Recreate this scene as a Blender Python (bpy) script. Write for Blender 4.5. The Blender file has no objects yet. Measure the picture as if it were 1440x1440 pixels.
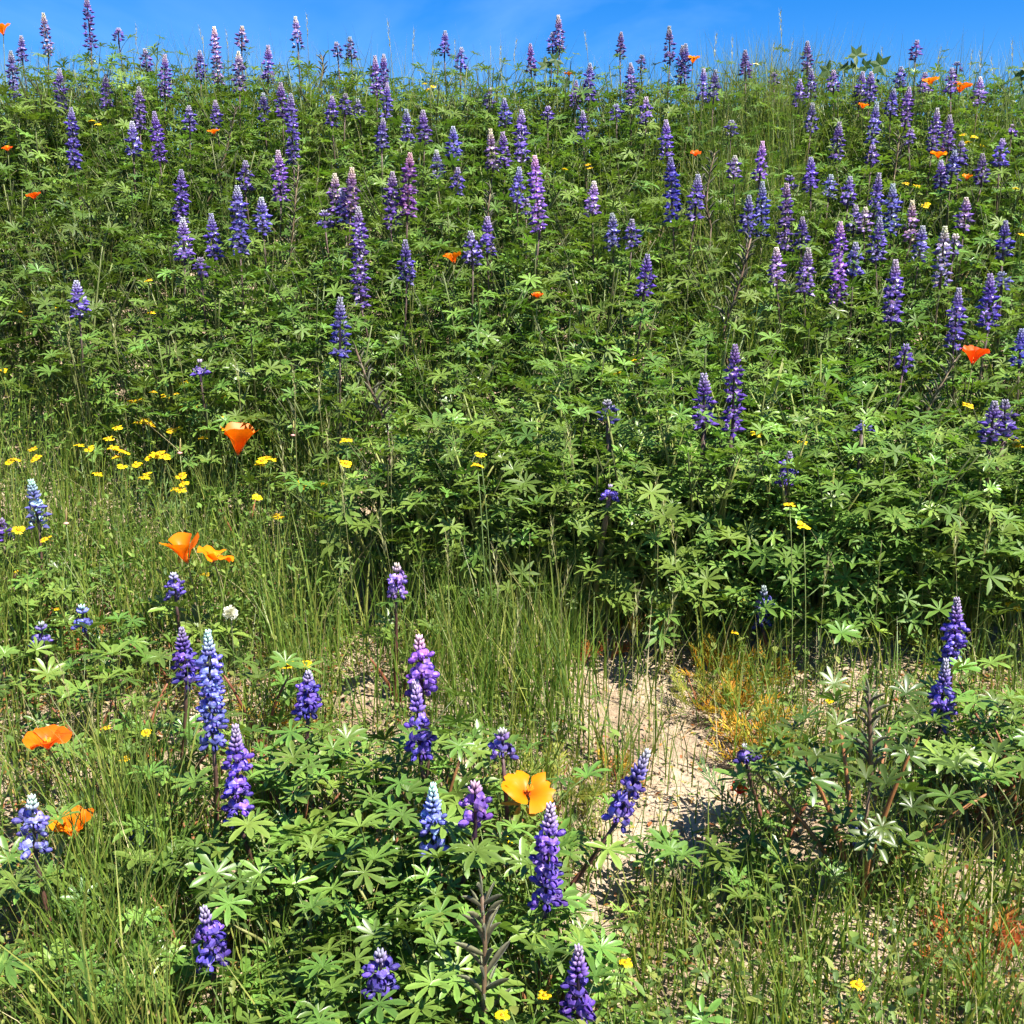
import bpy, math, random
import numpy as np
from mathutils import Vector, Matrix

# ------------------------------------------------------------------ camera, sky, sun, exposure
scene = bpy.context.scene
COL = scene.collection
PITCH = math.radians(-12.0)
CAM = Vector((0.0, 0.0, 1.35))
FPX = 1544.0                       # focal length in pixels of the 1440 px photograph
cd = bpy.data.cameras.new('camera')
cam = bpy.data.objects.new('camera', cd)
COL.objects.link(cam)
cam.location = CAM
cam.rotation_euler = (math.radians(90) + PITCH, 0, 0)
cd.sensor_fit = 'HORIZONTAL'
cd.angle = 2 * math.atan(720.0 / FPX)
cd.clip_start = 0.05
cd.clip_end = 8000
scene.camera = cam

SUN_EL = math.radians(56)
SUN_AZ = math.radians(128)         # compass style: 0 = +Y (view direction), 90 = +X (right)
sun_dir = Vector((math.sin(SUN_AZ) * math.cos(SUN_EL), math.cos(SUN_AZ) * math.cos(SUN_EL), math.sin(SUN_EL)))
world = bpy.data.worlds.new('World')
scene.world = world
world.use_nodes = True
nt = world.node_tree
nt.nodes.clear()
w_out = nt.nodes.new('ShaderNodeOutputWorld')
w_bg = nt.nodes.new('ShaderNodeBackground')
w_sky = nt.nodes.new('ShaderNodeTexSky')
w_sky.sky_type = 'NISHITA'
w_sky.sun_disc = False
w_sky.sun_elevation = SUN_EL
w_sky.sun_rotation = SUN_AZ
w_sky.altitude = 300
w_sky.air_density = 1.0
w_sky.dust_density = 0.0
w_sky.ozone_density = 6.0
w_hs = nt.nodes.new('ShaderNodeHueSaturation')
w_hs.inputs['Hue'].default_value = 0.512
w_hs.inputs['Saturation'].default_value = 1.40
w_hs.inputs['Value'].default_value = 1.0
# thin high cirrus
w_tc = nt.nodes.new('ShaderNodeTexCoord')
w_map = nt.nodes.new('ShaderNodeMapping')
w_map.inputs['Scale'].default_value = (1.1, 1.0, 3.2)
w_map.inputs['Location'].default_value = (0.35, 0.2, 0.1)
w_n = nt.nodes.new('ShaderNodeTexNoise')
w_n.inputs['Scale'].default_value = 1.7
w_n.inputs['Detail'].default_value = 6
w_n.inputs['Roughness'].default_value = 0.55
w_n.inputs['Distortion'].default_value = 0.6
w_r = nt.nodes.new('ShaderNodeMapRange')
w_r.inputs['From Min'].default_value = 0.48
w_r.inputs['From Max'].default_value = 0.85
w_r.inputs['To Max'].default_value = 0.40
w_mix = nt.nodes.new('ShaderNodeMix')
w_mix.data_type = 'RGBA'
w_mix.inputs['B'].default_value = (4.2, 6.4, 9.5, 1)
w_bg.inputs['Strength'].default_value = 0.066
L = nt.links.new
L(w_sky.outputs[0], w_hs.inputs['Color'])
L(w_tc.outputs['Generated'], w_map.inputs['Vector'])
L(w_map.outputs[0], w_n.inputs['Vector'])
L(w_n.outputs['Fac'], w_r.inputs['Value'])
L(w_r.outputs[0], w_mix.inputs['Factor'])
L(w_hs.outputs[0], w_mix.inputs['A'])
L(w_mix.outputs['Result'], w_bg.inputs['Color'])
L(w_bg.outputs[0], w_out.inputs['Surface'])

sd = bpy.data.lights.new('sun', 'SUN')
sun = bpy.data.objects.new('sun', sd)
COL.objects.link(sun)
sd.energy = 5.0
sd.angle = math.radians(0.5)
sd.color = (1.0, 0.95, 0.86)
sun.rotation_euler = sun_dir.to_track_quat('Z', 'Y').to_euler()
sun.location = (3, -3, 8)

vs = scene.view_settings
vs.view_transform = 'Standard'
vs.look = 'None'
vs.gamma = 1.0
vs.exposure = 1.5
vs.use_curve_mapping = False
scene.cycles.debug_use_spatial_splits = True
scene.cycles.use_light_tree = False
scene.cycles.caustics_reflective = False
scene.cycles.caustics_refractive = False
scene.cycles.max_bounces = 3
scene.cycles.diffuse_bounces = 2
scene.cycles.transmission_bounces = 2
scene.cycles.transparent_max_bounces = 4

rng = random.Random(11)
nr = np.random.RandomState(5)
U = rng.uniform
PI = math.pi

# ------------------------------------------------------------------ materials
def new_mat(name):
    m = bpy.data.materials.new(name)
    m.use_nodes = True
    t = m.node_tree
    t.nodes.clear()
    return m, t, t.nodes.new, t.links.new

def plant_mat(name, rough=0.5, spec=0.4, transl=0.3, ttint=(1.25, 1.35, 0.5), rand_v=0.35, rand_h=0.03,
              noise=0.0, nscale=60.0, sheen=0.0, bump=0.0):
    """colour = mesh attribute 'col' x object colour, jittered per object, with fine noise; thin leaf translucency"""
    m, t, N, K = new_mat(name)
    out = N('ShaderNodeOutputMaterial')
    at = N('ShaderNodeAttribute'); at.attribute_name = 'col'
    oi = N('ShaderNodeObjectInfo')
    mul = N('ShaderNodeMix'); mul.data_type = 'RGBA'; mul.blend_type = 'MULTIPLY'; mul.inputs['Factor'].default_value = 1
    K(at.outputs['Color'], mul.inputs['A']); K(oi.outputs['Color'], mul.inputs['B'])
    hs = N('ShaderNodeHueSaturation')
    K(mul.outputs['Result'], hs.inputs['Color'])
    mv = N('ShaderNodeMapRange'); mv.inputs['To Min'].default_value = 1 - rand_v; mv.inputs['To Max'].default_value = 1 + rand_v
    K(oi.outputs['Random'], mv.inputs['Value']); 
    m2 = N('ShaderNodeMath'); m2.operation = 'MULTIPLY'; m2.inputs[1].default_value = 7.31
    m3 = N('ShaderNodeMath'); m3.operation = 'FRACT'
    K(oi.outputs['Random'], m2.inputs[0]); K(m2.outputs[0], m3.inputs[0])
    mh = N('ShaderNodeMapRange'); mh.inputs['To Min'].default_value = 0.5 - rand_h; mh.inputs['To Max'].default_value = 0.5 + rand_h
    K(m3.outputs[0], mh.inputs['Value']); K(mh.outputs[0], hs.inputs['Hue'])
    col = hs.outputs['Color']
    if noise > 0:
        tc = N('ShaderNodeTexCoord')
        nz = N('ShaderNodeTexNoise'); nz.inputs['Scale'].default_value = nscale; nz.inputs['Detail'].default_value = 3
        K(tc.outputs['Object'], nz.inputs['Vector'])
        nm = N('ShaderNodeMapRange'); nm.inputs['From Min'].default_value = 0.3; nm.inputs['From Max'].default_value = 0.7
        nm.inputs['To Min'].default_value = 1 - noise; nm.inputs['To Max'].default_value = 1 + noise
        K(nz.outputs['Fac'], nm.inputs['Value'])
        mm = N('ShaderNodeMath'); mm.operation = 'MULTIPLY'
        K(mv.outputs[0], mm.inputs[0]); K(nm.outputs[0], mm.inputs[1]); K(mm.outputs[0], hs.inputs['Value'])
    else:
        K(mv.outputs[0], hs.inputs['Value'])
    bs = N('ShaderNodeBsdfPrincipled')
    bs.inputs['Roughness'].default_value = rough
    bs.inputs['Specular IOR Level'].default_value = spec
    if sheen > 0:
        bs.inputs['Sheen Weight'].default_value = sheen
        bs.inputs['Sheen Roughness'].default_value = 0.4
    K(col, bs.inputs['Base Color'])
    if transl > 0:
        tr = N('ShaderNodeBsdfTranslucent')
        tt = N('ShaderNodeMix'); tt.data_type = 'RGBA'; tt.blend_type = 'MULTIPLY'; tt.inputs['Factor'].default_value = 1
        tt.inputs['B'].default_value = (*ttint, 1)
        K(col, tt.inputs['A']); K(tt.outputs['Result'], tr.inputs['Color'])
        mx = N('ShaderNodeMixShader'); mx.inputs['Fac'].default_value = transl
        K(bs.outputs[0], mx.inputs[1]); K(tr.outputs[0], mx.inputs[2])
        K(mx.outputs[0], out.inputs['Surface'])
    else:
        K(bs.outputs[0], out.inputs['Surface'])
    return m

M_LEAF = plant_mat('lupine_leaf', 0.36, 0.42, 0.26, rand_v=0.36, rand_h=0.022, noise=0.12, nscale=90)
M_FOLI = plant_mat('lupine_foliage', 0.5, 0.22, 0.28, rand_v=0.15, rand_h=0.02)
M_GRASS = plant_mat('grass_blade', 0.45, 0.4, 0.35, rand_v=0.0, rand_h=0.0)
M_WEED = plant_mat('ground_cover', 0.5, 0.3, 0.3, rand_v=0.0, rand_h=0.0)
M_STEM = plant_mat('plant_stem', 0.5, 0.3, 0.0, rand_v=0.25, rand_h=0.02, noise=0.25, nscale=40)
M_PETAL = plant_mat('lupine_petal', 0.45, 0.35, 0.25, ttint=(1.3, 1.0, 1.25), rand_v=0.22, rand_h=0.015)
M_POPPY = plant_mat('poppy_petal', 0.42, 0.25, 0.40, ttint=(1.1, 1.0, 0.8), rand_v=0.06, rand_h=0.008, noise=0.06, nscale=50)
M_DAISY = plant_mat('daisy_petal', 0.5, 0.25, 0.3, ttint=(1.1, 1.1, 0.6), rand_v=0.12, rand_h=0.012)
M_POD = plant_mat('seed_pod', 0.55, 0.35, 0.05, rand_v=0.3, rand_h=0.02, noise=0.3, nscale=120, sheen=0.12)
M_DRY = plant_mat('dry_straw', 0.6, 0.3, 0.1, ttint=(1, 1, 1), rand_v=0.0, rand_h=0.0)

def soil_mat():
    m, t, N, K = new_mat('sandy_soil')
    out = N('ShaderNodeOutputMaterial')
    bs = N('ShaderNodeBsdfPrincipled')
    bs.inputs['Roughness'].default_value = 0.95
    bs.inputs['Specular IOR Level'].default_value = 0.15
    tc = N('ShaderNodeTexCoord')
    n1 = N('ShaderNodeTexNoise'); n1.inputs['Scale'].default_value = 4; n1.inputs['Detail'].default_value = 8; n1.inputs['Roughness'].default_value = 0.65
    n2 = N('ShaderNodeTexNoise'); n2.inputs['Scale'].default_value = 70; n2.inputs['Detail'].default_value = 8; n2.inputs['Roughness'].default_value = 0.75
    v = N('ShaderNodeTexVoronoi'); v.inputs['Scale'].default_value = 130
    for n in (n1, n2, v): K(tc.outputs['Object'], n.inputs['Vector'])
    r1 = N('ShaderNodeValToRGB')
    e = r1.color_ramp.elements
    e[0].position = 0.30; e[0].color = (0.25, 0.17, 0.10, 1)
    e[1].position = 0.62; e[1].color = (0.56, 0.44, 0.31, 1)
    K(n1.outputs['Fac'], r1.inputs['Fac'])
    r2 = N('ShaderNodeMapRange'); r2.inputs['From Min'].default_value = 0.32; r2.inputs['From Max'].default_value = 0.68
    r2.inputs['To Min'].default_value = 0.62; r2.inputs['To Max'].default_value = 1.22
    K(n2.outputs['Fac'], r2.inputs['Value'])
    hs = N('ShaderNodeHueSaturation'); K(r1.outputs[0], hs.inputs['Color']); K(r2.outputs[0], hs.inputs['Value'])
    K(hs.outputs[0], bs.inputs['Base Color'])
    b1 = N('ShaderNodeBump'); b1.inputs['Strength'].default_value = 0.8; b1.inputs['Distance'].default_value = 0.012
    K(n2.outputs['Fac'], b1.inputs['Height'])
    b2 = N('ShaderNodeBump'); b2.inputs['Strength'].default_value = 0.5; b2.inputs['Distance'].default_value = 0.004
    K(v.outputs['Distance'], b2.inputs['Height']); K(b1.outputs[0], b2.inputs['Normal'])
    K(b2.outputs[0], bs.inputs['Normal'])
    K(bs.outputs[0], out.inputs['Surface'])
    return m
M_SOIL = soil_mat()

# ------------------------------------------------------------------ mesh building helpers
class MB:
    """collects vertices, faces, per-vertex colour and per-face material slot"""
    def __init__(s): s.v = []; s.f = []; s.c = []; s.m = []
    def add(s, v, f, c, slot=0):
        o = len(s.v)
        s.v.extend([tuple(p) for p in v])
        if isinstance(c[0], (int, float)): s.c.extend([tuple(c)] * len(v))
        else: s.c.extend([tuple(q) for q in c])
        s.f.extend([tuple(i + o for i in q) for q in f]); s.m.extend([slot] * len(f))
    def mesh(s, name, mats, smooth=True):
        me = bpy.data.meshes.new(name)
        me.from_pydata(s.v, [], s.f)
        a = me.attributes.new('col', 'FLOAT_COLOR', 'POINT')
        a.data.foreach_set('color', np.c_[np.array(s.c, dtype=np.float32), np.ones(len(s.c), dtype=np.float32)].ravel())
        for mt in (mats if isinstance(mats, (list, tuple)) else [mats]): me.materials.append(mt)
        if any(s.m): me.polygons.foreach_set('material_index', s.m)
        if smooth: me.polygons.foreach_set('use_smooth', [True] * len(s.f))
        me.update()
        return me

def quad_mesh(name, V, F, C, mat):
    """big numpy mesh: V (n,3), F (m,k) of one face size, C (n,3)"""
    me = bpy.data.meshes.new(name)
    n, (m, k) = len(V), F.shape
    me.vertices.add(n); me.vertices.foreach_set('co', V.astype(np.float32).ravel())
    me.loops.add(m * k); me.loops.foreach_set('vertex_index', F.astype(np.int32).ravel())
    me.polygons.add(m); me.polygons.foreach_set('loop_start', np.arange(0, m * k, k, dtype=np.int32))
    me.polygons.foreach_set('use_smooth', np.ones(m, dtype=bool))
    me.update(calc_edges=True)
    a = me.attributes.new('col', 'FLOAT_COLOR', 'POINT')
    a.data.foreach_set('color', np.c_[C, np.ones(n)].astype(np.float32).ravel())
    me.materials.append(mat)
    return me

def obj(name, me, parent=None, mat4=None, color=None):
    o = bpy.data.objects.new(name, me)
    COL.objects.link(o)
    if parent is not None: o.parent = parent
    if mat4 is not None: o.matrix_local = mat4
    if color is not None: o.color = (*color, 1)
    return o

def thing(name, label, cat, loc, group=None):
    o = bpy.data.objects.new(name, None)
    o.empty_display_size = 0.05
    COL.objects.link(o)
    o.location = loc
    o['label'] = label; o['category'] = cat
    if group: o['group'] = group
    return o

def frame(x, up=Vector((0, 0, 1))):
    """rotation whose local Z runs along x"""
    z = Vector(x).normalized()
    a = up if abs(z.dot(up)) < 0.95 else Vector((1, 0, 0))
    xx = a.cross(z).normalized(); yy = z.cross(xx)
    return Matrix((xx, yy, z)).transposed()

def bez(p0, p1, p2, n):
    p0, p1, p2 = Vector(p0), Vector(p1), Vector(p2)
    return [(1 - t) ** 2 * p0 + 2 * t * (1 - t) * p1 + t * t * p2 for t in [i / n for i in range(n + 1)]]

def tube(mb, pts, r0, r1, col0, col1=None, sides=5, slot=0):
    col1 = col1 or col0
    V, C, F = [], [], []
    n = len(pts)
    for i, p in enumerate(pts):
        d = (pts[min(i + 1, n - 1)] - pts[max(i - 1, 0)])
        R = frame(d)
        t = i / (n - 1); r = r0 + (r1 - r0) * t
        c = [col0[k] + (col1[k] - col0[k]) * t for k in range(3)]
        for j in range(sides):
            a = 2 * PI * j / sides
            V.append(Vector(p) + R @ Vector((math.cos(a) * r, math.sin(a) * r, 0))); C.append(c)
    for i in range(n - 1):
        for j in range(sides):
            k = (j + 1) % sides
            F.append((i * sides + j, i * sides + k, (i + 1) * sides + k, (i + 1) * sides + j))
    F.append(tuple(range((n - 1) * sides, n * sides)))
    mb.add(V, F, C, slot)

def ellipsoid(mb, c, ax, rx, rz, col_lo, col_hi, sides=6, rings=4, slot=0, bend=0.0):
    """spindle along direction ax from c (base) of length rz and radius rx"""
    R = frame(ax); V, C, F = [], [], []
    for i in range(rings + 1):
        t = i / rings
        r = rx * math.sin(PI * (0.06 + 0.88 * t))
        for j in range(sides):
            a = 2 * PI * j / sides
            V.append(Vector(c) + R @ Vector((math.cos(a) * r + bend * t * t, math.sin(a) * r, rz * t)))
            C.append([col_lo[k] + (col_hi[k] - col_lo[k]) * t for k in range(3)])
    for i in range(rings):
        for j in range(sides):
            k = (j + 1) % sides
            F.append((i * sides + j, i * sides + k, (i + 1) * sides + k, (i + 1) * sides + j))
    F.append(tuple(reversed(range(sides)))); F.append(tuple(range(rings * sides, (rings + 1) * sides)))
    mb.add(V, F, C, slot)

# ------------------------------------------------------------------ terrain
PY = np.array([-3000, -60, -4, 0, 0.8, 1.2, 2.15, 2.35, 3.3, 4.3, 4.7, 5.6, 9, 60, 3500.0])
PZ = np.array([-1.0, -1.0, 0.28, 0.38, 0.42, 0.45, 0.61, 0.67, 1.16, 1.66, 1.78, 1.84, 1.62, -2, -2.0])
def ground(x, y):
    z = np.interp(y, PY, PZ)
    f = np.clip(1 - (np.abs(y - 2.5) - 3) / 3, 0, 1)
    return z + f * (0.022 * np.sin(2.1 * x + 1.0 + 0.7 * y) + 0.014 * np.sin(4.7 * x - 2.6 * y + 2) + 0.008 * np.sin(9.3 * x + 7.1 * y))
def gz(x, y): return float(ground(x, y))

FWD = Vector((0, math.cos(PITCH), math.sin(PITCH))); UPV = Vector((0, -math.sin(PITCH), math.cos(PITCH)))
def ray(px, py):
    d = FWD + UPV * (-(py - 720) / FPX) + Vector(((px - 720) / FPX, 0, 0))
    return d / d.y
def at_y(px, py, y): return CAM + ray(px, py) * y
def solve(px, py, h, ymin=0.75, ymax=4.45):
    """point on the pixel's ray that stands h above the ground"""
    d = ray(px, py); ys = np.arange(ymin, ymax, 0.01)
    f = CAM.z + d.z * ys - ground(CAM.x + d.x * ys, ys) - h
    i = np.argmax(f <= 0)
    if f[i] > 0:
        i = np.argmin(f + 0.02 * np.abs(ys - 4.2))
    return CAM + d * float(ys[i])
def pix(x, y, z):
    v = Vector((x, y, z)) - CAM
    dd = v.dot(FWD)
    return 720 + FPX * v.x / dd, 720 - FPX * v.dot(UPV) / dd
def gpix_np(x, y):
    z = ground(x, y) - CAM.z
    dd = y * FWD.y + z * FWD.z
    return 720 + FPX * x / dd, 720 - FPX * (y * UPV.y + z * UPV.z) / dd

def build_ground():
    xs = np.concatenate([[-3000, -300, -40, -8], np.arange(-3.6, 3.61, 0.03), [8, 40, 300, 3000]])
    ys = np.concatenate([[-2500, -200, -30, -6, -2], np.arange(-0.2, 6.0, 0.03), [7, 9, 15, 30, 60, 200, 800, 3000]])
    X, Y = np.meshgrid(xs, ys)
    Z = ground(X, Y)
    near = ((np.abs(X) < 3.6) & (Y > -0.3) & (Y < 6)).astype(float)
    Z = Z + near * (nr.uniform(-1, 1, X.shape) * 0.004 + 0.006 * np.sin(21 * X + 3 * np.sin(5 * Y)) * np.sin(17 * Y + 2 * np.sin(6 * X)))
    V = np.c_[X.ravel(), Y.ravel(), Z.ravel()]
    w = len(xs)
    I = (np.arange(len(ys) - 1)[:, None] * w + np.arange(w - 1)[None, :]).ravel()
    F = np.c_[I, I + 1, I + w + 1, I + w]
    o = obj('ground', quad_mesh('ground', V, F, np.ones((len(V), 3)), M_SOIL))
    o['kind'] = 'structure'
build_ground()

# ------------------------------------------------------------------ lupine leaves
G_MID = (0.085, 0.158, 0.022); G_LIGHT = (0.135, 0.220, 0.042); G_DARK = (0.045, 0.095, 0.028)
def leaflet(mb, hub, d, n, ln, w, arch, prof, cols, fold=0.3):
    """one leaflet: V-folded obovate blade"""
    d = d.normalized(); side = n.cross(d).normalized(); nn = d.cross(side)
    V, C, F = [], [], []
    for (t, wt) in prof:
        c = hub + d * (ln * t) + nn * (-arch * ln * t * t + 0.10 * ln * t)
        ww = w * wt * 0.5
        V += [c + side * ww + nn * (ww * fold), c, c - side * ww + nn * (ww * fold)]
        e = cols[1]; m = cols[0]
        C += [e, m, e]
    k = len(prof)
    for i in range(k - 1):
        a = i * 3
        F += [(a, a + 1, a + 4, a + 3), (a + 1, a + 2, a + 5, a + 4)]
    mb.add(V, F, C)
PROF_HI = [(0.0, 0.16), (0.3, 0.62), (0.62, 1.0), (0.87, 0.82), (1.0, 0.10)]
PROF_LO = [(0.0, 0.2), (0.6, 1.0), (1.0, 0.15)]

def palmate(mb, r, origin, M3, scale, prof, petiole=True, lp=0.06, tone=1.0, hubtilt=None):
    """palmate leaf; petiole along local +X, blade facing roughly up. M3 rotates local to target"""
    S = lambda p: Vector(origin) + M3 @ (Vector(p) * scale)
    hub = Vector((lp, 0, lp * r.uniform(-0.05, 0.15)))
    e = math.radians(r.uniform(15, 75) if hubtilt is None else hubtilt)
    n = Vector((math.sin(e), r.uniform(-0.25, 0.25), math.cos(e))).normalized()
    ax = Vector((math.cos(e), 0, -math.sin(e))); ax = (ax - n * ax.dot(n)).normalized(); ay = n.cross(ax)
    k = r.choice([7, 8, 8, 9])
    cup = r.uniform(0.12, 0.55)
    jt = r.uniform(0.8, 1.2) * tone
    base = [(G_MID[i] * 0.75 + G_LIGHT[i] * 0.25) * jt for i in range(3)]
    rim = [G_LIGHT[i] * jt for i in range(3)]
    tmp = MB()
    if petiole:
        tube(tmp, bez((0, 0, 0), (lp * 0.5, 0, lp * 0.12), hub, 3), 0.0013, 0.0009, (0.11, 0.15, 0.045), (0.14, 0.20, 0.06), 3)
    for i in range(k):
        a = math.radians(-158 + 316 * i / (k - 1) + r.uniform(-7, 7))
        ln = 0.040 * (0.78 + 0.22 * math.cos(a * 0.75)) * r.uniform(0.9, 1.08)
        d = (ax * math.cos(a) + ay * math.sin(a)) + n * (cup + r.uniform(-0.08, 0.08))
        leaflet(tmp, hub, d, n, ln, ln * r.uniform(0.22, 0.29), r.uniform(0.05, 0.45), prof, (base, rim), r.uniform(0.15, 0.55))
    tmp.v = [S(p) for p in tmp.v]
    mb.add(tmp.v, tmp.f, tmp.c)

LEAVES = []
for i in range(16):
    mb = MB(); r = random.Random(100 + i)
    palmate(mb, r, (0, 0, 0), Matrix.Identity(3), 1.0, PROF_HI, lp=r.uniform(0.045, 0.075))
    LEAVES.append(mb.mesh('leaf', M_LEAF))

def leaf_m3(az, el, roll):
    return Matrix.Rotation(az, 3, 'Z') @ Matrix.Rotation(-el, 3, 'Y') @ Matrix.Rotation(roll, 3, 'X')

FOLIAGE = {}
def foliage_mesh(kind, i):
    key = (kind, i)
    if key not in FOLIAGE:
        R, H, n, sc = {'slope': (0.17, 0.36, 60, 0.82), 'bush': (0.22, 0.44, 80, 0.95)}[kind]
        r = random.Random(hash((len(kind), i, 77)) & 0xffff); mb = MB()
        for _ in range(n):
            rr = R * math.sqrt(r.random()); a = r.uniform(0, 2 * PI)
            z = H * r.uniform(0.12, 0.92) * (1 - 0.35 * (rr / R) ** 2)
            p = (rr * math.cos(a), rr * math.sin(a), z)
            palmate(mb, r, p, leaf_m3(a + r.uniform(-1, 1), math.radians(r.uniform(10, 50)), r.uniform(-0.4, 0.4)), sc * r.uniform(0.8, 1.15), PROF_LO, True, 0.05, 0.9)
        for _ in range(6):
            a = r.uniform(0, 2 * PI)
            tube(mb, bez((0, 0, -0.02), (0.3 * R * math.cos(a), 0.3 * R * math.sin(a), H * 0.5), (0.8 * R * math.cos(a), 0.8 * R * math.sin(a), H * 0.85), 4), 0.0026, 0.0014, (0.07, 0.085, 0.03), sides=4)
        FOLIAGE[key] = mb.mesh('foliage', M_FOLI)
    return FOLIAGE[key]

# ------------------------------------------------------------------ lupine flowers
def flower_geo(mb, o, ax, up, s, lo, rnd, droop=0.0, slot=0, tint=1.0):
    """one pea flower: puffed wings and reflexed banner. ax = outward, up = along the rachis"""
    ax = Vector(ax).normalized(); up = (Vector(up) - ax * Vector(up).dot(ax)).normalized(); sd = up.cross(ax)
    P = lambda x, y, z: Vector(o) + (ax * x + sd * y + up * z) * s
    wing = [0.24 * tint, 0.17 * tint, 0.44 * tint]; wtip = [0.62 * tint, 0.54 * tint, 0.88 * tint]
    ban = [1.0 * tint, 0.95 * tint, 1.05 * tint]; spot = [2.3 * tint, 2.7 * tint, 1.35 * tint]
    if lo:
        V = [P(.002, 0, 0), P(.009, .0048, .001), P(.009, 0, .0058), P(.009, -.0048, .001), P(.008, 0, -.004), P(.0165, 0, .0005)]
        F = [(0, 1, 2), (0, 2, 3), (0, 3, 4), (0, 4, 1), (5, 2, 1), (5, 3, 2), (5, 4, 3), (5, 1, 4)]
        mb.add(V, F, [wing, wing, wtip, wing, wing, wtip], slot)
        V = [P(.004, 0, .003), P(.006, .0065, .009), P(.008, 0, .014), P(.006, -.0065, .009), P(.0035, 0, .009)]
        mb.add(V, [(0, 1, 4), (1, 2, 4), (2, 3, 4), (3, 0, 4)], [spot, ban, ban, ban, spot], slot)
    else:
        # two cupped wing petals, open between them at the top
        for sg in (1, -1):
            V, C, F = [], [], []
            for a, (x, wd, hz) in enumerate([(.002, .0012, .0008), (.0065, .0042, .0036), (.0115, .0046, .0046), (.0155, .0022, .0030)]):
                for b, (fy, fz) in enumerate([(.10, -1.0), (.75, -.55), (1.0, .05), (.72, .75), (.30, 1.0)]):
                    V.append(P(x + (.0012 if b == 2 else 0), sg * (fy * wd + .0004), fz * hz - .0006))
                    C.append([wing[k] + (wtip[k] - wing[k]) * (b / 4) ** 1.5 for k in range(3)])
            for a in range(3):
                for b in range(4):
                    q = (a * 5 + b, a * 5 + b + 1, a * 5 + b + 6, a * 5 + b + 5)
                    F.append(q if sg < 0 else q[::-1])
            mb.add(V, F, C, slot)
        # banner: broad upright petal with reflexed sides
        V, C, F = [], [], []
        for (x, z, w) in [(.003, .0015, .0022), (.0075, .0055, .0074), (.0080, .0105, .0090), (.0060, .0150, .0058)]:
            V += [P(x - .0056, w, z + .0004), P(x - .0012, w * .6, z + .0006), P(x + .0012, 0, z - .0012), P(x - .0012, -w * .6, z + .0006), P(x - .0056, -w, z + .0004)]
            C += [ban, wtip, spot if z < .009 else wtip, wtip, ban]
        for i in range(3):
            for j in range(4): F.append((i * 5 + j, i * 5 + j + 1, i * 5 + j + 6, i * 5 + j + 5))
        mb.add(V, F, C, slot)
        # calyx
        V = [P(-.001, 0, 0), P(.004, .0022, 0), P(.004, 0, .0028), P(.004, -.0022, 0), P(.004, 0, -.0026)]
        mb.add(V, [(0, 1, 2), (0, 2, 3), (0, 3, 4), (0, 4, 1)], [0.45, 0.40, 0.30], slot)

def spike_layout(L, r):
    """list of (z, azimuth, elevation, size, kind) along a spike of length L"""
    out = []; z = 0.004; off = 0
    bud_from = L - min(0.045, 0.42 * L)
    while z < L:
        t = z / L
        if z < bud_from:
            n = r.choice([5, 6, 6, 7])
            for j in range(n):
                if r.random() < 0.10: continue
                out.append((z + r.uniform(-.004, .004), off + 2 * PI * j / n + r.uniform(-.25, .25), math.radians(r.uniform(-30, 14) + 35 * t), r.uniform(0.8, 1.14) * (1.04 - 0.14 * t), 'flower'))
            z += 0.0165 * (1.12 - 0.3 * t)
        else:
            q = (z - bud_from) / (L - bud_from)
            n = 7 if q < 0.6 else 5
            for j in range(n):
                out.append((z, off + 2 * PI * j / n + r.uniform(-.2, .2), math.radians(38 + 45 * q + r.uniform(-8, 8)), 1.0 - 0.45 * q, 'bud%d' % int(q * 3)))
            z += 0.0075 * (1.05 - 0.4 * q)
        off += 0.45
    return out
def place_dir(az, el): return Vector((math.cos(az) * math.cos(el), math.sin(az) * math.cos(el), math.sin(el)))
RACH0 = (0.075, 0.045, 0.040); RACH1 = (0.10, 0.12, 0.06)
def spike_core(mb, L, lay):
    tube(mb, [Vector((0, 0, -0.012)), Vector((0, 0, L * .5)), Vector((0, 0, L * 0.97))], 0.0026, 0.0011, RACH0, RACH1, 5, slot=1)
    for (z, az, el, s, k) in lay:
        if k.startswith('bud'):
            q = int(k[3]); c = [(1.0, 0.9, 1.0), (1.6, 1.75, 1.05), (2.0, 2.5, 1.05)][min(q, 2)]
            ellipsoid(mb, place_dir(az, 0) * 0.0022 + Vector((0, 0, z)), place_dir(az, el), 0.0031 * s, 0.0125 * s, [x * 0.55 for x in c], c, 5, 3)
SPIKES_FAR, SPIKES_NEAR = {}, {}
LENS = [0.022, 0.034, 0.05, 0.07, 0.09, 0.115, 0.14, 0.17, 0.205, 0.25]
def spike_far(li, v):
    if (li, v) not in SPIKES_FAR:
        r = random.Random(500 + li * 10 + v); mb = MB(); lay = spike_layout(LENS[li], r)
        spike_core(mb, LENS[li], lay)
        for (z, az, el, s, k) in lay:
            if k == 'flower':
                d = place_dir(az, el)
                flower_geo(mb, Vector((0, 0, z)) + d * 0.004, d, (0, 0, 1), s, True, r, tint=r.uniform(0.55, 1.45) * (0.85 + 0.3 * z / LENS[li]))
        SPIKES_FAR[li, v] = mb.mesh('flower_spike', [M_PETAL, M_STEM], smooth=False)
    return SPIKES_FAR[li, v]
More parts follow.
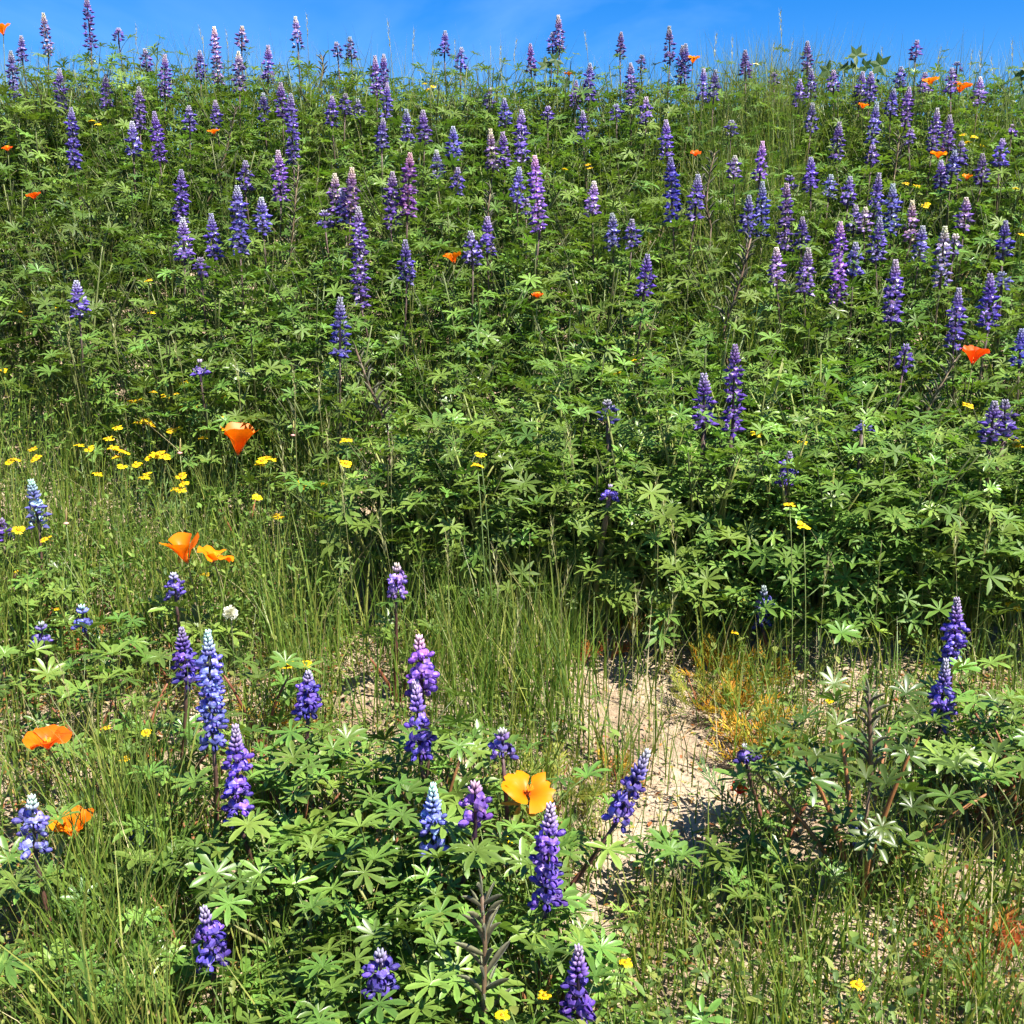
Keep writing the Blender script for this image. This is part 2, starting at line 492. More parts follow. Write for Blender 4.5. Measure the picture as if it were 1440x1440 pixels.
def spike_near(li, v):
    if (li, v) not in SPIKES_NEAR:
        r = random.Random(900 + li * 10 + v); mb = MB(); lay = spike_layout(LENS[li], r)
        spike_core(mb, LENS[li], lay)
        for (z, az, el, s, k) in lay:
            if k == 'flower':
                d = place_dir(az, el)
                tube(mb, [Vector((0, 0, z - .002)), Vector((0, 0, z)) + d * 0.0095], 0.0008, 0.0007, RACH0, sides=3, slot=1)
        SPIKES_NEAR[li, v] = (mb.mesh('flower_spike', [M_PETAL, M_STEM]), [q for q in lay if q[4] == 'flower'])
    return SPIKES_NEAR[li, v]
FLOWERS = []
for i in range(4):
    mb = MB(); flower_geo(mb, (0, 0, 0), (1, 0, 0), (0, 0, 1), 1.0, False, rng, tint=[0.8, 0.95, 1.1, 1.25][i])
    FLOWERS.append(mb.mesh('flower', M_PETAL, smooth=False))

TONES = {'violet': (0.240, 0.185, 0.520), 'purple': (0.330, 0.190, 0.540), 'blue': (0.270, 0.310, 0.640),
         'indigo': (0.180, 0.125, 0.450), 'lilac': (0.400, 0.300, 0.580)}

def make_spike(root, base_local, axis, L, tone, near, v):
    li = min(range(len(LENS)), key=lambda i: abs(LENS[i] - L))
    k = L / LENS[li]; W = U(1.0, 1.1) if near else U(1.28, 1.5)
    R = frame(axis).to_4x4()
    M = Matrix.Translation(base_local) @ R @ Matrix.Rotation(U(0, 6), 4, 'Z') @ Matrix.Diagonal((W, W, k, 1))
    c = [x * U(0.88, 1.12) for x in TONES[tone]]
    if near:
        me, lay = spike_near(li, v % 2)
        sp = obj('flower_spike', me, root, M, c)
        for (z, az, el, s, kk) in lay:
            d = place_dir(az, el)
            up = Vector((0, 0, 1)); x = d; y = up.cross(x).normalized(); zz = x.cross(y)
            F3 = Matrix((x, y, zz)).transposed().to_4x4()
            t = z / LENS[li]
            kf = (0.8 + 0.45 * t) * U(0.55, 1.5); cc = [q * kf for q in c]
            F3 = F3 @ Matrix.Rotation(U(-.35, .35), 4, 'X') @ Matrix.Rotation(U(-.25, .25), 4, 'Z')
            obj('flower', FLOWERS[rng.randrange(4)], sp, Matrix.Translation(Vector((0, 0, z)) + d * U(0.006, 0.009)) @ F3 @ Matrix.Scale(s * U(0.72, 0.90), 4), cc)
    else:
        sp = obj('flower_spike', spike_far(li, v % 3), root, M, c)
    return sp

# seed pods
PODS = []
for i in range(3):
    mb = MB(); r = random.Random(40 + i)
    V, C, F = [], [], []
    prof = [(0, .0012), (.006, .0026), (.014, .0038), (.024, .0041), (.034, .0036), (.041, .0022), (.046, .0005)]
    for a, (x, w) in enumerate(prof):
        zz = 0.013 * math.sin(x / .046 * PI * 0.5) * (0.5 + .5 * i) - 0.004 * i * (x / .046) ** 3; bul = 1 + 0.12 * math.sin(a * 2.4)
        for j in range(6):
            an = 2 * PI * j / 6
            V.append((x, math.cos(an) * w * .42 * bul, zz + math.sin(an) * w))
            C.append((0.12, 0.12, 0.06) if j in (1, 2) else (0.032, 0.034, 0.018))
    for a in range(len(prof) - 1):
        for j in range(6):
            k = (j + 1) % 6; F.append((a * 6 + j, a * 6 + k, (a + 1) * 6 + k, (a + 1) * 6 + j))
    F.append(tuple(range((len(prof) - 1) * 6, len(prof) * 6)))
    mb.add(V, F, C); PODS.append(mb.mesh('seed_pod', M_POD))

def make_pods(root, pts, n, sc):
    """a stalk part carrying seed pods along the polyline pts (root-local)"""
    mb = MB(); tube(mb, pts, 0.0032, 0.0022, (0.12, 0.08, 0.045), sides=5)
    st = obj('seed_pod_stalk', mb.mesh('seed_pod_stalk', M_STEM), root)
    n = int(n * 2.1)
    for i in range(n):
        t = (i + 0.5) / n; q = t * (len(pts) - 1); a = int(q); f = q - a
        p = pts[a].lerp(pts[min(a + 1, len(pts) - 1)], f)
        m3 = leaf_m3(i * 2.4 + U(-.3, .3), math.radians(U(25, 50)), U(-.2, .2))
        obj('seed_pod', PODS[rng.randrange(3)], st, Matrix.Translation(p) @ m3.to_4x4() @ Matrix.Scale(sc * U(0.85, 1.1) * (1.05 - 0.3 * t), 4))

# ------------------------------------------------------------------ lupine plant
WORDS = {1: 'one', 2: 'two', 3: 'three', 4: 'four', 5: 'five', 6: 'six', 7: 'seven', 8: 'eight'}
def zone_of(x, y):
    if y > 3.85: return 'crest'
    if y > 3.05: return 'upper slope'
    if y > 2.42: return 'lower slope'
    if y > 2.0: return 'foot of the slope'
    return 'sandy ground below the slope'
LM = [(746, 1106, 'the ragged golden poppy'), (66, 1037, 'the wide open deep orange poppy'), (102, 1160, 'the golden cupped poppy'), (870, 1100, 'the spike leaning over bare sand'),
      (678, 1300, 'the stalk of dark pods'), (280, 770, 'the two touching orange poppies'), (324, 862, 'the fluffy white seed head'), (1040, 1108, 'the small scarlet flower'), (1060, 1020, 'the golden withered clump'),
      (300, 970, 'the tall pale blue spike'), (1330, 930, 'the two stacked violet spikes'), (594, 980, 'the tall purple spike with a gap'), (1225, 1050, 'the red branched dark lupine'), (336, 612, 'the orange poppy among daisies'),
      (1015, 600, 'the pair of dark indigo spikes'), (1370, 498, 'the single red-orange poppy'), (985, 690, 'the drooping pod stalk'), (1400, 600, 'the twin indigo spikes'), (637, 361, 'the half closed golden poppy'), (756, 415, 'the brick red poppy'),
      (1038, 400, 'the thick upright pod stalk'), (520, 540, 'the slanting pod stalk'), (440, 1350, 'the short spike in low leaves'), (1380, 1340, 'the rusty withered clump'), (813, 1380, 'the dark spike by pale sand'), (55, 700, 'the short pale blue spike in grass'), (557, 815, 'the small lilac spike over bare soil'), (1105, 660, 'the small dark spike within leaves'), (412, 340, 'the tall brown pod stalk')]
def near_lm(x, y, h, maxd=150):
    px, py = pix(x, y, gz(x, y) + h)
    q = min(LM, key=lambda t: (t[0] - px) ** 2 + (t[1] - py) ** 2)
    return q[2] if (q[0] - px) ** 2 + (q[1] - py) ** 2 < maxd * maxd else None
n_lup = [0]
def lupine(bx, by, spikes=(), H=0.4, R=0.16, nbr=5, lsc=0.75, lpb=5, stemcol=(0.10, 0.12, 0.04), inner=None, dark=1.0, pods=(), label=None, thick=1.0, group=None):
    z0 = gz(bx, by)
    base = Vector((bx, by, z0))
    zn = zone_of(bx, by)
    n = len(spikes)
    where = {'crest': 'on the crest of the bank', 'upper slope': 'on the upper slope', 'lower slope': 'on the lower slope',
             'foot of the slope': 'at the foot of the slope', 'sandy ground below the slope': 'low on the sandy ground'}[zn]
    if n:
        tone = max(set(s[3] for s in spikes), key=[s[3] for s in spikes].count)
        lab = label or '%s lupine with %s flower spike%s %s' % (tone if tone != 'indigo' else 'dark indigo', WORDS.get(n, 'many'), '' if n == 1 else 's', where)
        grp = group or 'flowering lupines ' + where
    else:
        lab = label or 'leafy green lupine without flowers ' + where
        grp = group or 'flowerless lupines ' + where
    if label: grp = group
    elif by < 2.9:
        lm = near_lm(bx, by, H)
        if lm:
            lab = lab.replace(where, 'near ' + lm)
            grp = ('flowering' if n else 'flowerless') + ' lupines near ' + lm
    root = thing('lupine', lab, 'lupine', base, grp)
    n_lup[0] += 1
    mb = MB(); curves = []
    for (P, axis, Ls, tone, near) in spikes:
        p = Vector(P) - base
        ctl = Vector((p.x * 0.55, p.y * 0.55, 0)) + Vector((0, 0, p.z * 0.45)) - Vector(axis) * (0.12 * p.length) + Vector((U(-.02, .02), U(-.02, .02), 0))
        pts = bez((U(-.01, .01), U(-.01, .01), -0.02), ctl, p + Vector(axis) * -0.004, 7)
        tube(mb, pts, 0.0042 * thick, 0.0024 * thick, stemcol, RACH0, 5)
        curves.append((pts, 0.97, True))
    for i in range(nbr):
        a = 2 * PI * (i + U(-.3, .3)) / max(nbr, 1); rr = R * math.sqrt(U(0.15, 1.0))
        h = H * U(0.75, 1.05) * (1 - 0.30 * (rr / R) ** 2)
        tip = Vector((rr * math.cos(a), rr * math.sin(a), h))
        pts = bez((U(-.01, .01), U(-.01, .01), -0.02), (tip.x * 0.35, tip.y * 0.35, h * 0.55), tip, 5)
        tube(mb, pts, 0.0040 * thick, 0.0016, stemcol, [c * 1.2 for c in stemcol], 5)
        curves.append((pts, 1.0, False))
    if mb.v: obj('stem', mb.mesh('stem', M_STEM), root)
    for (pts, tmax, sp) in curves:
        k = lpb if not sp else lpb + (3 if by > 2.4 else 1)
        for j in range(k):
            t = tmax * (1.0 if j == k - 1 and not sp else (0.5 if sp and by > 2.4 else 0.38) + (0.5 if sp and by > 2.4 else 0.62) * (j + U(0, 0.8)) / k)
            t = min(t, 1.0); q = t * (len(pts) - 1); a = min(int(q), len(pts) - 2)
            p = pts[a].lerp(pts[a + 1], q - a)
            tipness = t / tmax
            m3 = leaf_m3(j * 2.4 + U(-.5, .5), math.radians(U(12, 40) + 28 * tipness), U(-.35, .35))
            s = lsc * U(0.78, 1.15) * (1.0 if tipness < 0.9 else 0.8)
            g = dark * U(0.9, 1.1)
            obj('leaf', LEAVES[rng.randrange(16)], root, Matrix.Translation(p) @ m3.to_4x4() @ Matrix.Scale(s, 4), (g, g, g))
        if by < 2.5 and not sp:                       # rosette of young leaves round the branch tip
            for j in range(3 if by > 2.1 or dark < .6 else 2):
                m3 = leaf_m3(j * 2.1 + U(-.4, .4), math.radians(U(25, 65)), U(-.3, .3)); g = dark * U(0.95, 1.15)
                obj('leaf', LEAVES[rng.randrange(16)], root, Matrix.Translation(pts[-1].lerp(pts[-2], 0.25 * j)) @ m3.to_4x4() @ Matrix.Scale(lsc * U(0.6, 0.9), 4), (g, g, g))
    for i, (P, axis, Ls, tone, near) in enumerate(spikes):
        make_spike(root, Vector(P) - base, axis, Ls, tone, near, rng.randrange(6))
    for (pp, npod, sc) in pods:
        make_pods(root, [Vector(q) - base for q in pp], npod, sc)
    if inner:
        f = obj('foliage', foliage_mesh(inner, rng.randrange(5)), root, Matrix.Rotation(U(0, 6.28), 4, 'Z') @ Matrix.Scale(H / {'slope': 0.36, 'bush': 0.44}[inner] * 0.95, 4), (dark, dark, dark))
        f['kind'] = 'stuff'
    return root

# spikes read off the photograph: (x, y_top, y_bottom[, tone])
S_SLOPE = '''20 73 137;32 52 87;68 20 77 lilac;128 -2 67;167 40 58;88 97 155;149 105 152;207 70 100;232 77 137;197 123 182;105 153 235 indigo;
188 173 220;225 158 228 indigo;267 150 183;283 73 110;307 39 117 lilac;340 38 67 lilac;337 73 130 lilac;419 25 65 lilac;377 65 115;305 143 180;372 133 172;
398 117 167;413 133 230;395 213 283;345 228 267;255 240 313 indigo;260 307 367;302 302 363 indigo;338 263 357;370 280 327;283 363 388 indigo;
112 397 447;478 420 500;467 137 177;475 245 317 lilac;457 297 317;475 60 80;494 53 82;530 80 133;539 77 123;543 118 165;625 45 77;648 68 97;
485 133 160;505 140 167;537 168 210;573 155 203;597 157 200;638 180 223;642 237 273;615 213 253 lilac;573 217 303 purple;550 243 320;493 237 300 lilac;
485 267 317;508 293 430;572 340 397 indigo;665 327 372;685 307 358;688 125 153;710 140 177;733 155 227;693 183 240 lilac;710 187 235;747 63 103;
777 47 73;787 23 70 lilac;770 150 170;808 115 153;820 158 200;828 90 143;872 47 80;888 90 147;901 78 98;908 138 173;942 38 87;957 65 117;
938 170 220;946 223 310 indigo;758 220 327 purple;727 237 287;740 280 303;833 257 303 lilac;862 302 350;888 310 347;905 360 417 indigo;867 147 167;
963 63 110;1048 72 107;1088 103 118;988 97 143;1003 100 143;1135 60 100;1140 98 137;1123 113 150;1140 147 187;1172 100 128;1208 102 145;1223 103 143;
1265 95 123;1287 58 83 indigo;1252 127 163;1272 123 180;1225 145 200;1225 205 233;1175 173 223;1300 103 130;1337 97 130;1375 110 147 lilac;1345 88 100;
1310 153 213;1333 163 213;1278 182 203;1028 170 190;1068 200 253 purple;1032 220 250 lilac;977 247 307;1140 223 267 indigo;1110 248 267;1165 247 277;
1192 250 287;1228 245 307;1348 200 230;1323 227 267;1337 213 253;1405 197 233;1380 218 260;1422 178 190;1050 277 330;1070 257 333;1103 260 353 purple;
1127 307 350;1092 350 397 lilac;1132 350 413;1177 313 427 purple;1200 343 387;1253 260 330;1200 290 327;1215 293 326 lilac;1232 307 367;1280 283 340 lilac;
1292 320 367;1253 367 453;1322 320 400 lilac;1340 330 360 lilac;1355 280 323 lilac;1410 313 363 indigo;1390 387 460 indigo;1408 383 407;1340 407 493 indigo;
1270 485 520 indigo;1433 465 515 indigo;282 510 527'''
S_FOOT = '''1030 487 607 indigo;990 527 603 indigo;1105 637 680 indigo;855 563 593;857 687 700;1392 567 623 indigo;1412 565 617 indigo;1212 600 608'''
S_FRONT = '''55 677 740 blue .22;3 730 760 indigo .18;247 807 842 violet .18;60 877 903 violet .14;117 853 880 blue .15;262 885 957 indigo .22;300 890 1046 blue .22;
557 793 835 lilac .22;594 897 975 purple .30;591 962 1062 violet .22;1072 827 880 violet .10;1340 843 927 violet .2;1322 927 1018 violet .14;50 1123 1197 blue .17;337 1023 1157 violet .16;
200 1163 1190 blue .08;300 1277 1357 indigo .13;433 945 1003 indigo .20;707 1028 1063 violet .22;870 1050 1150 violet .18;608 1103 1193 blue .17;
668 1103 1163 purple .22;767 1127 1270 violet .17;537 1337 1393 indigo .13;813 1333 1430 indigo .10;1050 1052 1072 violet .15;1208 1153 1177 blue .10'''
def parse(s):
    for q in s.replace('\n', '').split(';'):
        t = q.split()
        yield int(t[0]), int(t[1]), int(t[2]), (t[3] if len(t) > 3 else 'violet'), (float(t[4]) if len(t) > 4 else None)

placed = []   # (x, y) of every lupine on the slope
def spike_data(px, y0, y1, tone, P, lean=(0, 0)):
    top = at_y(px, y0, P.y + 0.0)
    Ls = max(0.02, (top - P).length)
    ax = Vector((U(-.07, .07) + lean[0], U(-.08, .05) + lean[1], 1)).normalized()
    near = (P - CAM).length < 2.25
    return (P, ax, Ls, tone, near)

pts = []
for (px, y0, y1, tone, _) in parse(S_SLOPE):
    P = solve(px, y1, U(0.36, 0.44))
    pts.append((px, y0, y1, tone, P))
used = [False] * len(pts)
order = sorted(range(len(pts)), key=lambda i: pts[i][4].y)
for i in order:
    if used[i]: continue
    grp = [i]; used[i] = True
    for j in order:
        if used[j] or len(grp) >= 4: continue
        if (pts[i][4].xy - pts[j][4].xy).length < 0.13 and rng.random() < 0.85:
            grp.append(j); used[j] = True
    cx = sum(pts[k][4].x for k in grp) / len(grp) + U(-.03, .03); cy = sum(pts[k][4].y for k in grp) / len(grp) + U(0, .05)
    sp = [spike_data(*pts[k][:4], pts[k][4]) for k in grp]
    hh = min(s[0].z for s in sp) - gz(cx, cy)
    lupine(cx, cy, sp, H=min(0.52, max(0.28, hh * 1.04)), R=0.15, nbr=5, lsc=U(0.80, 1.0), lpb=6, inner='slope')
    placed.append((cx, cy))

# bushes at the foot of the slope
foot = []
for (px, y0, y1, tone, _) in parse(S_FOOT):
    foot.append((px, y0, y1, tone, solve(px, y1, 0.43 if y1 < 640 else 0.36)))
BUSH = [(540, 640, .40), (600, 590, .44), (690, 560, .46), (640, 660, .36), (760, 610, .44), (840, 640, .46), (900, 590, .5), (930, 690, .42), (860, 720, .40), (985, 640, .5),
        (1010, 740, .40), (1080, 650, .46), (1130, 560, .5), (1190, 640, .48), (1240, 620, .5), (1300, 650, .46), (1370, 650, .46), (1430, 640, .48), (1080, 790, .28),
        (1160, 740, .40), (1330, 720, .36), (1420, 740, .36), (700, 500, .46), (800, 520, .46), (960, 490, .48), (1060, 470, .5), (1160, 480, .5), (1250, 540, .5), (1400, 540, .48), (1490, 620, .46), (1560, 600, .46), (740, 720, .34)]
bushes = []
for (px, py, h) in BUSH:
    P = solve(px, py, h)
    k = max(1.0, 2.24 / P.y); bushes.append([P.x * k, P.y * k, h, [], []])
for (px, y0, y1, tone, P) in foot:
    b = min(bushes, key=lambda q: (Vector((q[0], q[1])) - P.xy).length)
    b[3].append(spike_data(px, y0, y1, tone, P))
def pod_line(p, h0):
    """pod stalk given as pixel polyline, standing where its upper end is h0 above ground"""
    P = solve(p[0][0], p[0][1], h0)
    return [at_y(x, y, P.y) for (x, y) in reversed(p)]
def nearest_bush(line):
    return min(bushes, key=lambda q: (Vector((q[0], q[1])) - line[0].xy).length)
for (poly, h0, n, sc) in [([(1015, 625), (985, 690), (950, 750)], .40, 18, .85), ([(1056, 335), (1040, 400), (1018, 462)], .56, 18, .95), ([(1347, 500), (1310, 565), (1285, 625)], .5, 16, .85)]:
    ln = pod_line(poly, h0); b = nearest_bush(ln)
    b[4].append(([Vector((b[0], b[1], gz(b[0], b[1])))] + ln[:1], 0, 1)); b[4].append((ln, n, sc))
for (x, y, h, sp, pd) in bushes:
    lupine(x, y, sp, H=h, R=0.19, dark=1.15 if x > .3 else 1.0, nbr=7, lsc=U(0.88, 1.02), lpb=5, inner='bush', pods=pd, thick=2.1,
           stemcol=(0.17, 0.19, 0.05))
    placed.append((x, y))
# old pod stalks further up the slope
for (poly, h0, n) in [([(420, 232), (414, 300), (407, 375)], .5, 20), ([(332, 150), (318, 215), (292, 285)], .5, 18), ([(500, 490), (520, 545), (545, 600)], .5, 14), ([(690, 265), (686, 300), (690, 330)], .5, 10),
                      ([(1265, 190), (1262, 215), (1258, 245)], .48, 10), ([(985, 250), (992, 285), (1000, 320)], .48, 9), ([(452, 78), (455, 95), (452, 112)], .45, 8), ([(1005, 215), (1000, 235), (995, 262)], .45, 8)]:
    ln = pod_line(poly, h0)
    bx, by = ln[0].x + U(-.02, .02), ln[0].y + 0.02
    lupine(bx, by, (), H=0.3, R=0.13, nbr=4, lsc=0.7, lpb=4, inner='slope', pods=[([Vector((bx, by, gz(bx, by))), ln[0]], 0, 1), (ln, n, .8)],
           label='lupine gone to seed with dark hairy pods up its stalk on the slope', group='lupines gone to seed on the slope')
    placed.append((bx, by))

# bushier lupines that rise above the skyline
for (px, py, w) in [(70, 82, .12), (120, 72, .16), (165, 92, .13), (425, 72, .09), (605, 92, .12), (640, 82, .16), (672, 98, .12), (745, 104, .12), (785, 84, .13), (868, 84, .12), (905, 100, .12), (335, 100, .12), (1185, 108, .12), (1010, 112, .12), (1290, 112, .12), (490, 86, .10), (30, 92, .12)]:
    yb = solve(px, 122, .42).y; P = at_y(px, py, yb)
    lupine(P.x, yb, (), H=P.z - gz(P.x, yb), R=w, nbr=7, lsc=U(0.75, 0.95), lpb=6, inner='slope',
           label='bushy flowerless lupine rising above the skyline of the bank', group='bushy lupines rising above the skyline')
    placed.append((P.x, yb))

# flowerless lupines that fill the slope
def meadow(px, y): return (px < 470 and y < 2.5) or (px < 190 and y < 2.85)
tries = 0; fill = 0
while tries < 9000 and n_lup[0] < 295:
    tries += 1
    y = U(2.3, 4.75); half = 0.468 * y + 0.35
    x = U(-half, half)
    px, py = pix(x, y, gz(x, y) + 0.35)
    if meadow(px, y): continue
    dmin = 0.155 if y > 2.6 else 0.17
    if any((x - a) ** 2 + (y - b) ** 2 < dmin * dmin for (a, b) in placed): continue
    lupine(x, y, (), H=U(0.36, 0.49), R=U(0.13, 0.17), nbr=5, lsc=U(0.80, 1.02), lpb=6, inner='slope', dark=U(0.85, 1.12) * (.72 if px < 340 and 215 < py < 420 else 1.0))  # left clump darker: dark leaves, plus its part shade put into the colour
    placed.append((x, y)); fill += 1
print('lupines', n_lup[0], 'fillers', fill, 'tries', tries)

# ------------------------------------------------------------------ lupines on the sandy ground
RED = (0.19, 0.075, 0.035)
fpts = []
for (px, y0, y1, tone, h) in parse(S_FRONT):
    fpts.append((px, y0, y1, tone, solve(px, y1, h)))
LEAN = {870: (0.35, 0), 300: (-0.05, 0), 1050: (-0.2, 0)}
fused = [False] * len(fpts)
for i in range(len(fpts)):
    if fused[i]: continue
    g = [i]; fused[i] = True
    for j in range(i + 1, len(fpts)):
        if not fused[j] and (fpts[i][4].xy - fpts[j][4].xy).length < 0.07: g.append(j); fused[j] = True
    sp = [spike_data(*fpts[k][:4], fpts[k][4], LEAN.get(fpts[k][0], (0, 0))) for k in g]
    c = fpts[i][4]; lean = LEAN.get(fpts[i][0], (0, 0))
    bx, by = c.x - lean[0] * 0.3 + U(-.04, .04), c.y + U(-.02, .05)
    h = max(0.07, (c.z - gz(bx, by)) * 0.7)
    sand = fpts[i][0] in (870, 1050, 1208, 1072, 1322, 1340, 557)
    lupine(bx, by, sp, H=h, R=0.07 if sand else 0.11, nbr=2 if sand or fpts[i][0] < 340 else 4, lsc=U(0.85, 1.05), lpb=3, stemcol=RED, thick=1.15)

LOW = [(120, 790, .16), (40, 850, .16), (60, 950, .14), (190, 950, .14), (210, 1020, .12), (20, 800, .18), (250, 870, .12),
       (420, 1090, .16), (390, 1190, .14), (120, 1215, .11), (440, 1240, .15), (520, 1150, .18), (560, 1240, .15), (640, 1160, .18),
       (500, 1320, .12), (620, 1310, .13), (700, 1220, .16), (730, 1310, .12), (430, 1380, .10), (540, 1420, .10), (480, 1060, .16),
       (670, 1050, .17), (1400, 1000, .2), (1435, 1060, .18), (1385, 1080, .15), (1430, 950, .2), (1010, 1225, .07),
       (30, 1390, .09), (160, 1330, .10), (270, 1260, .11), (40, 1270, .10), (330, 1400, .09), (120, 985, .12), (150, 1060, .08), (1460, 1000, .2), (-30, 900, .2),
       (340, 700, .16), (1160, 870, .12), (360, 930, .16)]
for (px, py, h) in LOW:
    P = solve(px, py, h)
    lupine(P.x, P.y, (), H=h, R=U(0.08, 0.12), nbr=rng.choice([3, 4, 5]) if px > 380 else 2, lsc=U(0.95, 1.15), lpb=3, stemcol=RED if U(0, 1) < .5 else (0.12, 0.13, 0.04), dark=U(0.85, 1.1))
# the large open one with red branches, and the pod-bearing one in the foreground
P = solve(1215, 1120, 0.16)
ln = pod_line([(1222, 975), (1223, 1020), (1225, 1090)], .33)
lupine(P.x, P.y, (), H=0.27, R=0.17, nbr=7, lsc=0.95, lpb=4, stemcol=(0.22, 0.085, 0.035), dark=0.55, thick=1.4, pods=[([Vector((P.x, P.y, gz(P.x, P.y))), ln[0]], 0, 1), (ln, 10, .7)],
       label='open dark green lupine with thick red branches and a budding stalk on bare sand')
ln = pod_line([(676, 1180), (678, 1260), (682, 1330), (680, 1430)], .31)
bx, by = ln[0].x, ln[0].y + .01
lupine(bx, by, (), H=0.10, R=0.09, nbr=3, lsc=0.95, lpb=4, stemcol=RED, pods=[([Vector((bx, by, gz(bx, by) - .01)), ln[0]], 0, 1), (ln[:3], 14, .95)],
       label='low lupine gone to seed, brown stalk lined with dark hairy pods on sand')

# ------------------------------------------------------------------ poppies
def petal_mesh(r, R, op, flare, ruf, jag=0.0):
    mb = MB(); nu, nv = 8, 6; V, C, F = [], [], []
    hw = math.radians(r.uniform(50, 60)); ph = r.uniform(0, 6)
    for j in range(nv + 1):
        v = j / nv
        for i in range(nu + 1):
            u = -1 + 2 * i / nu
            edge = 1 - 0.16 * abs(u) ** 3 + jag * (r.uniform(-.16, .1) if j == nv else 0)
            rr = R * v * edge
            th = op + flare * v * v + 0.10 * math.sin(3 * u + ph) * v
            az = u * hw * (0.55 + 0.45 * math.sin(min(1, v * 1.3) * PI / 2))
            rad = rr * math.sin(th) + 0.004
            w = ruf * v * v * math.sin(5.5 * u + ph)
            V.append((rad * math.cos(az), rad * math.sin(az), rr * math.cos(th) + w))
            k = max(0, 1 - v * 1.6)
            C.append((0.92, 0.235 - 0.10 * k, 0.004))
    for j in range(nv):
        for i in range(nu):
            a = j * (nu + 1) + i
            F.append((a, a + 1, a + nu + 2, a + nu + 1))
    mb.add(V, F, C)
    return mb.mesh('petal', M_POPPY)

def fern_leaf(mb, r, base, M3, s, cols):
    """finely divided poppy leaf: petiole and forked narrow segments"""
    c0 = r.choice(cols)
    P = lambda q: Vector(base) + M3 @ (Vector(q) * s)
    tube(mb, [P((0, 0, 0)), P((.03, 0, .006)), P((.06, 0, .004))], .0008, .0005, c0, sides=3)
    for i in range(9):
        x = .018 + .045 * i / 8; sgn = 1 if i % 2 else -1
        c = r.choice(cols)
        ln = .022 * (1 - .4 * abs(i / 8 - .4)); tx, ty = x + ln * .75, sgn * ln * .7
        if i == 8: tx, ty = .085, 0
        for k in (-1, 0, 1):
            ex, ey = tx + .006 * (1 - abs(k)), ty + k * .007
            q0, q1 = Vector((x, 0, .004)), Vector((ex, ey, .006 + r.uniform(-.004, .01)))
            dd = (q1 - q0).normalized(); sd = Vector((-dd.y, dd.x, 0)) * .0016
            m = q0.lerp(q1, .6)
            mb.add([P(q0), P(m + sd), P(q1), P(m - sd)], [(0, 1, 2, 3)], c)
GREENF = [(0.09, 0.16, 0.06), (0.12, 0.19, 0.07), (0.10, 0.15, 0.04)]
def poppy(px, py, wpx, h, op=0.75, flare=0.5, tilt=(0, 0), label='', tint=(1, 1, 1), ruf=0.003, jag=0.0, n=4, leaves=5, sc=1.0):
    P = solve(px, py, h)
    d = (P - CAM).length
    W = wpx / FPX * d
    r = random.Random(px * 7 + py)
    R = 0.80 * W / 2 / max(0.55, math.sin(min(1.5, op + flare * 0.75)))
    bx, by = P.x + U(-.03, .03), P.y + U(0, .03)
    base = Vector((bx, by, gz(bx, by)))
    root = thing('poppy', label, 'poppy', base)
    p = P - base
    axis = Vector((tilt[0], tilt[1], 1)).normalized()
    hp = p - axis * (R * 0.45)
    mb = MB()
    tube(mb, bez((0, 0, -.01), (0, 0, hp.z * .6), hp, 8), .0016, .0014, (0.13, 0.19, 0.06), (0.14, 0.17, 0.05), 5)
    Rm = frame(axis).to_4x4()
    obj('stem', mb.mesh('stem', M_STEM), root)
    mb = MB()
    ellipsoid(mb, (0, 0, -.006), (0, 0, 1), .0045, .012, (0.25, 0.12, 0.06), (0.6, 0.18, 0.02), 7, 3)
    for k in range(10):
        a = k * 2.4
        tube(mb, [Vector((0, 0, .002)), Vector((math.cos(a) * .005, math.sin(a) * .005, .014))], .0008, .0010, (0.75, 0.30, 0.01), sides=3)
    obj('flower_centre', mb.mesh('flower_centre', M_DAISY), root, Matrix.Translation(hp) @ Rm)
    for k in range(n):
        me = petal_mesh(r, R * r.uniform(.93, 1.05), op + (0.06 if k % 2 else -0.04), flare, ruf, jag)
        obj('petal', me, root, Matrix.Translation(hp) @ Rm @ Matrix.Rotation(r.uniform(0, .5) + k * 2 * PI / 4 + (.4 if px % 2 else 0), 4, 'Z'), tint)
    for k in range(leaves):
        mb = MB(); fern_leaf(mb, r, (0, 0, .004), leaf_m3(k * 2.4 + r.uniform(0, 1), math.radians(r.uniform(20, 65)), 0), r.uniform(.9, 1.4), GREENF)
        obj('leaf', mb.mesh('leaf', M_WEED), root)
    return root
poppy(336, 618, 60, .30, .36, .22, (.12, -.05), 'orange poppy with one petal bent down among yellow daisies in the grass')
poppy(258, 772, 54, .26, .38, .22, (-.15, -.1), 'cupped orange poppy whose petals touch a flatter wilting poppy')
poppy(304, 776, 56, .255, .85, .35, (.35, .1), 'flattened orange poppy drooping beside a cupped poppy', ruf=.006)
poppy(66, 1037, 60, .20, .62, .35, (0, -.05), 'wide open deep orange poppy above thin grass stalks', (1, .72, 1))
poppy(102, 1162, 50, .15, .36, .22, (.05, -.3), 'golden orange cupped poppy beside a short blue lupine spike', (1, 1.1, 1))
poppy(746, 1106, 80, .20, 1.0, .25, (.25, -.45), 'large ragged golden poppy with torn petal tips by the sand', (1, 1.1, 1), jag=1.3)
poppy(1370, 498, 36, .45, .40, .25, (.05, -.1), 'single red-orange cupped poppy over the lupine leaves', (1, .45, 1))
poppy(1040, 1108, 20, .07, .7, .4, (0, -.2), 'small scarlet flower low on the bare sand', (.85, .22, 1), leaves=3)
